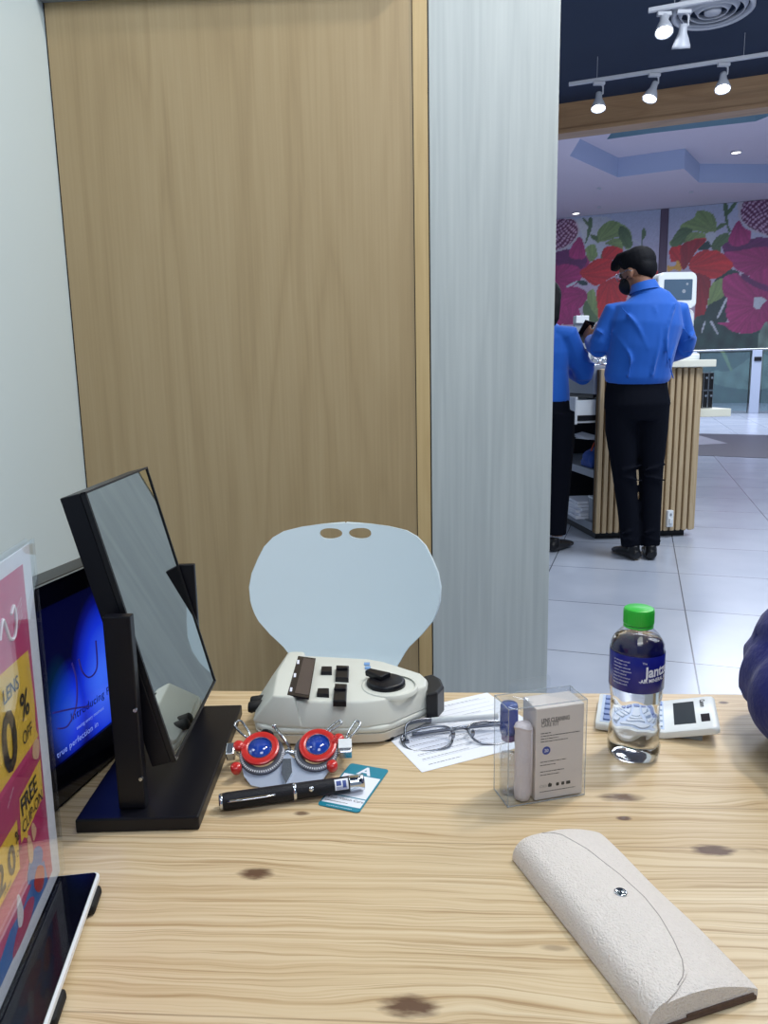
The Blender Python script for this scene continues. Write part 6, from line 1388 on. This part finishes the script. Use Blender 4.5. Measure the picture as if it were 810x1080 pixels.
bm = BM(); lathe(bm, [(0.0138, 0.1385), (0.0152, 0.1388), (0.0152, 0.1408), (0.0138, 0.1410)], seg=48); obj('tamper_ring', bm, m_green, wb, True)

# ------------------------------------------------------------------ leather glasses case
Bc = at(632, 886, TZ_); CLn = 0.160; CWn = 0.0755
t2 = Vector((0.303, -0.953, 0)); s2 = Vector((-0.953, -0.303, 0))     # t: along the case, s: across to the rolled side
gc = thing('glasses_case', 'white pebbled leather glasses case with a silver snap, lying front right on the desk', 'case', (Bc.x, Bc.y, TZ_), math.atan2(t2.y, t2.x))
# local x along t, local y = -s direction (s positive -> local -y)
def hgt(s, t):
    """height of the upper skin: rolled thick at the far side, thin at the open side"""
    k = s/CWn; e = min(1, max(0, min(t, CLn-t)/0.006)); base = 0.007+0.0115*math.sin(min(max(k, 0), 1)**0.9*PI*0.80)
    if k > 0.86: base *= math.sqrt(max(0, 1-((k-0.86)/0.14)**2))*0.85+0.15
    return base*(0.90+0.10*math.sqrt(e))+0.0006*math.sin(t*70+s*40)
def csurf(s0f, s1f, t0, t1, ns, n_t, off, th):
    bm = BM(); up, dn2 = [], []
    for i in range(n_t+1):
        t = t0+(t1-t0)*i/n_t; a, b = s0f(t), s1f(t); r1, r2 = [], []
        for j in range(ns+1):
            s = a+(b-a)*j/ns; z = hgt(s, t)+off; r1.append(bm.verts.new((t, -s*-1 if False else -s, z))); r2.append(bm.verts.new((t, -s, (z-th) if th else 0.0008)))
        up.append(r1); dn2.append(r2)
    for A_, B_ in zip(up, up[1:]):
        for j in range(ns): bm.faces.new((A_[j], A_[j+1], B_[j+1], B_[j]))
    for A_, B_ in zip(dn2, dn2[1:]):
        for j in range(ns): bm.faces.new((A_[j], B_[j], B_[j+1], A_[j+1]))
    for rw in (0, -1):
        for j in range(ns): bm.faces.new((up[rw][j], dn2[rw][j], dn2[rw][j+1], up[rw][j+1]))
    for i in range(n_t):
        for jj in (0, -1): bm.faces.new((up[i][jj], up[i+1][jj], dn2[i+1][jj], dn2[i][jj]))
    return bm
o = obj('case_body', csurf(lambda t: 0.0, lambda t: CWn, 0, CLn, 28, 40, 0, 0), m_leather, gc, True); sharp(o, 50)
FL = [(0.0, 0.060), (0.004, 0.047), (0.010, 0.0385), (0.030, 0.0285), (0.060, 0.0215), (0.085, 0.0205), (0.105, 0.0235), (0.125, 0.0290), (0.140, 0.0350), (0.150, 0.042), (0.157, 0.054), (0.160, 0.064)]
def fl(t):
    for (a, b), (c, d) in zip(FL, FL[1:]):
        if t <= c: return b+(d-b)*(t-a)/(c-a)
    return FL[-1][1]
o = obj('flap', csurf(fl, lambda t: CWn*1.0, 0.0, CLn, 22, 60, 0.0014, 0.0013), m_leather, gc, True); sharp(o, 55)
bm = BM(); tube(bm, [(t, -(fl(t)+0.0022), hgt(fl(t)+0.0022, t)+0.0014) for t in [0.003+k*0.0038 for k in range(41)]], 0.00035, 6); obj('stitching', bm, mat('grey_beige_seam', (176, 166, 160), 0.7), gc, True)
t_, s_ = 0.0795, 0.0372
bm = BM(); lathe(bm, [(0, 0.0), (0.0040, 0.0), (0.0044, 0.0008), (0.0034, 0.0014), (0.0026, 0.0009), (0.0012, 0.0012), (0, 0.0014)], (t_, -s_, hgt(s_, t_)+0.0013), 28); obj('snap_button', bm, m_chrome, gc, True)
bm = BM(); bx(bm, 0.001, CLn+0.0012, -CWn+0.002, -0.001, 0.0, 0.0024, 0.0008); bx(bm, CLn-0.0005, CLn+0.0010, -0.050, -0.003, 0.002, 0.0046, 0.0006); obj('brown_lining_edge', bm, m_leather_edge, gc)
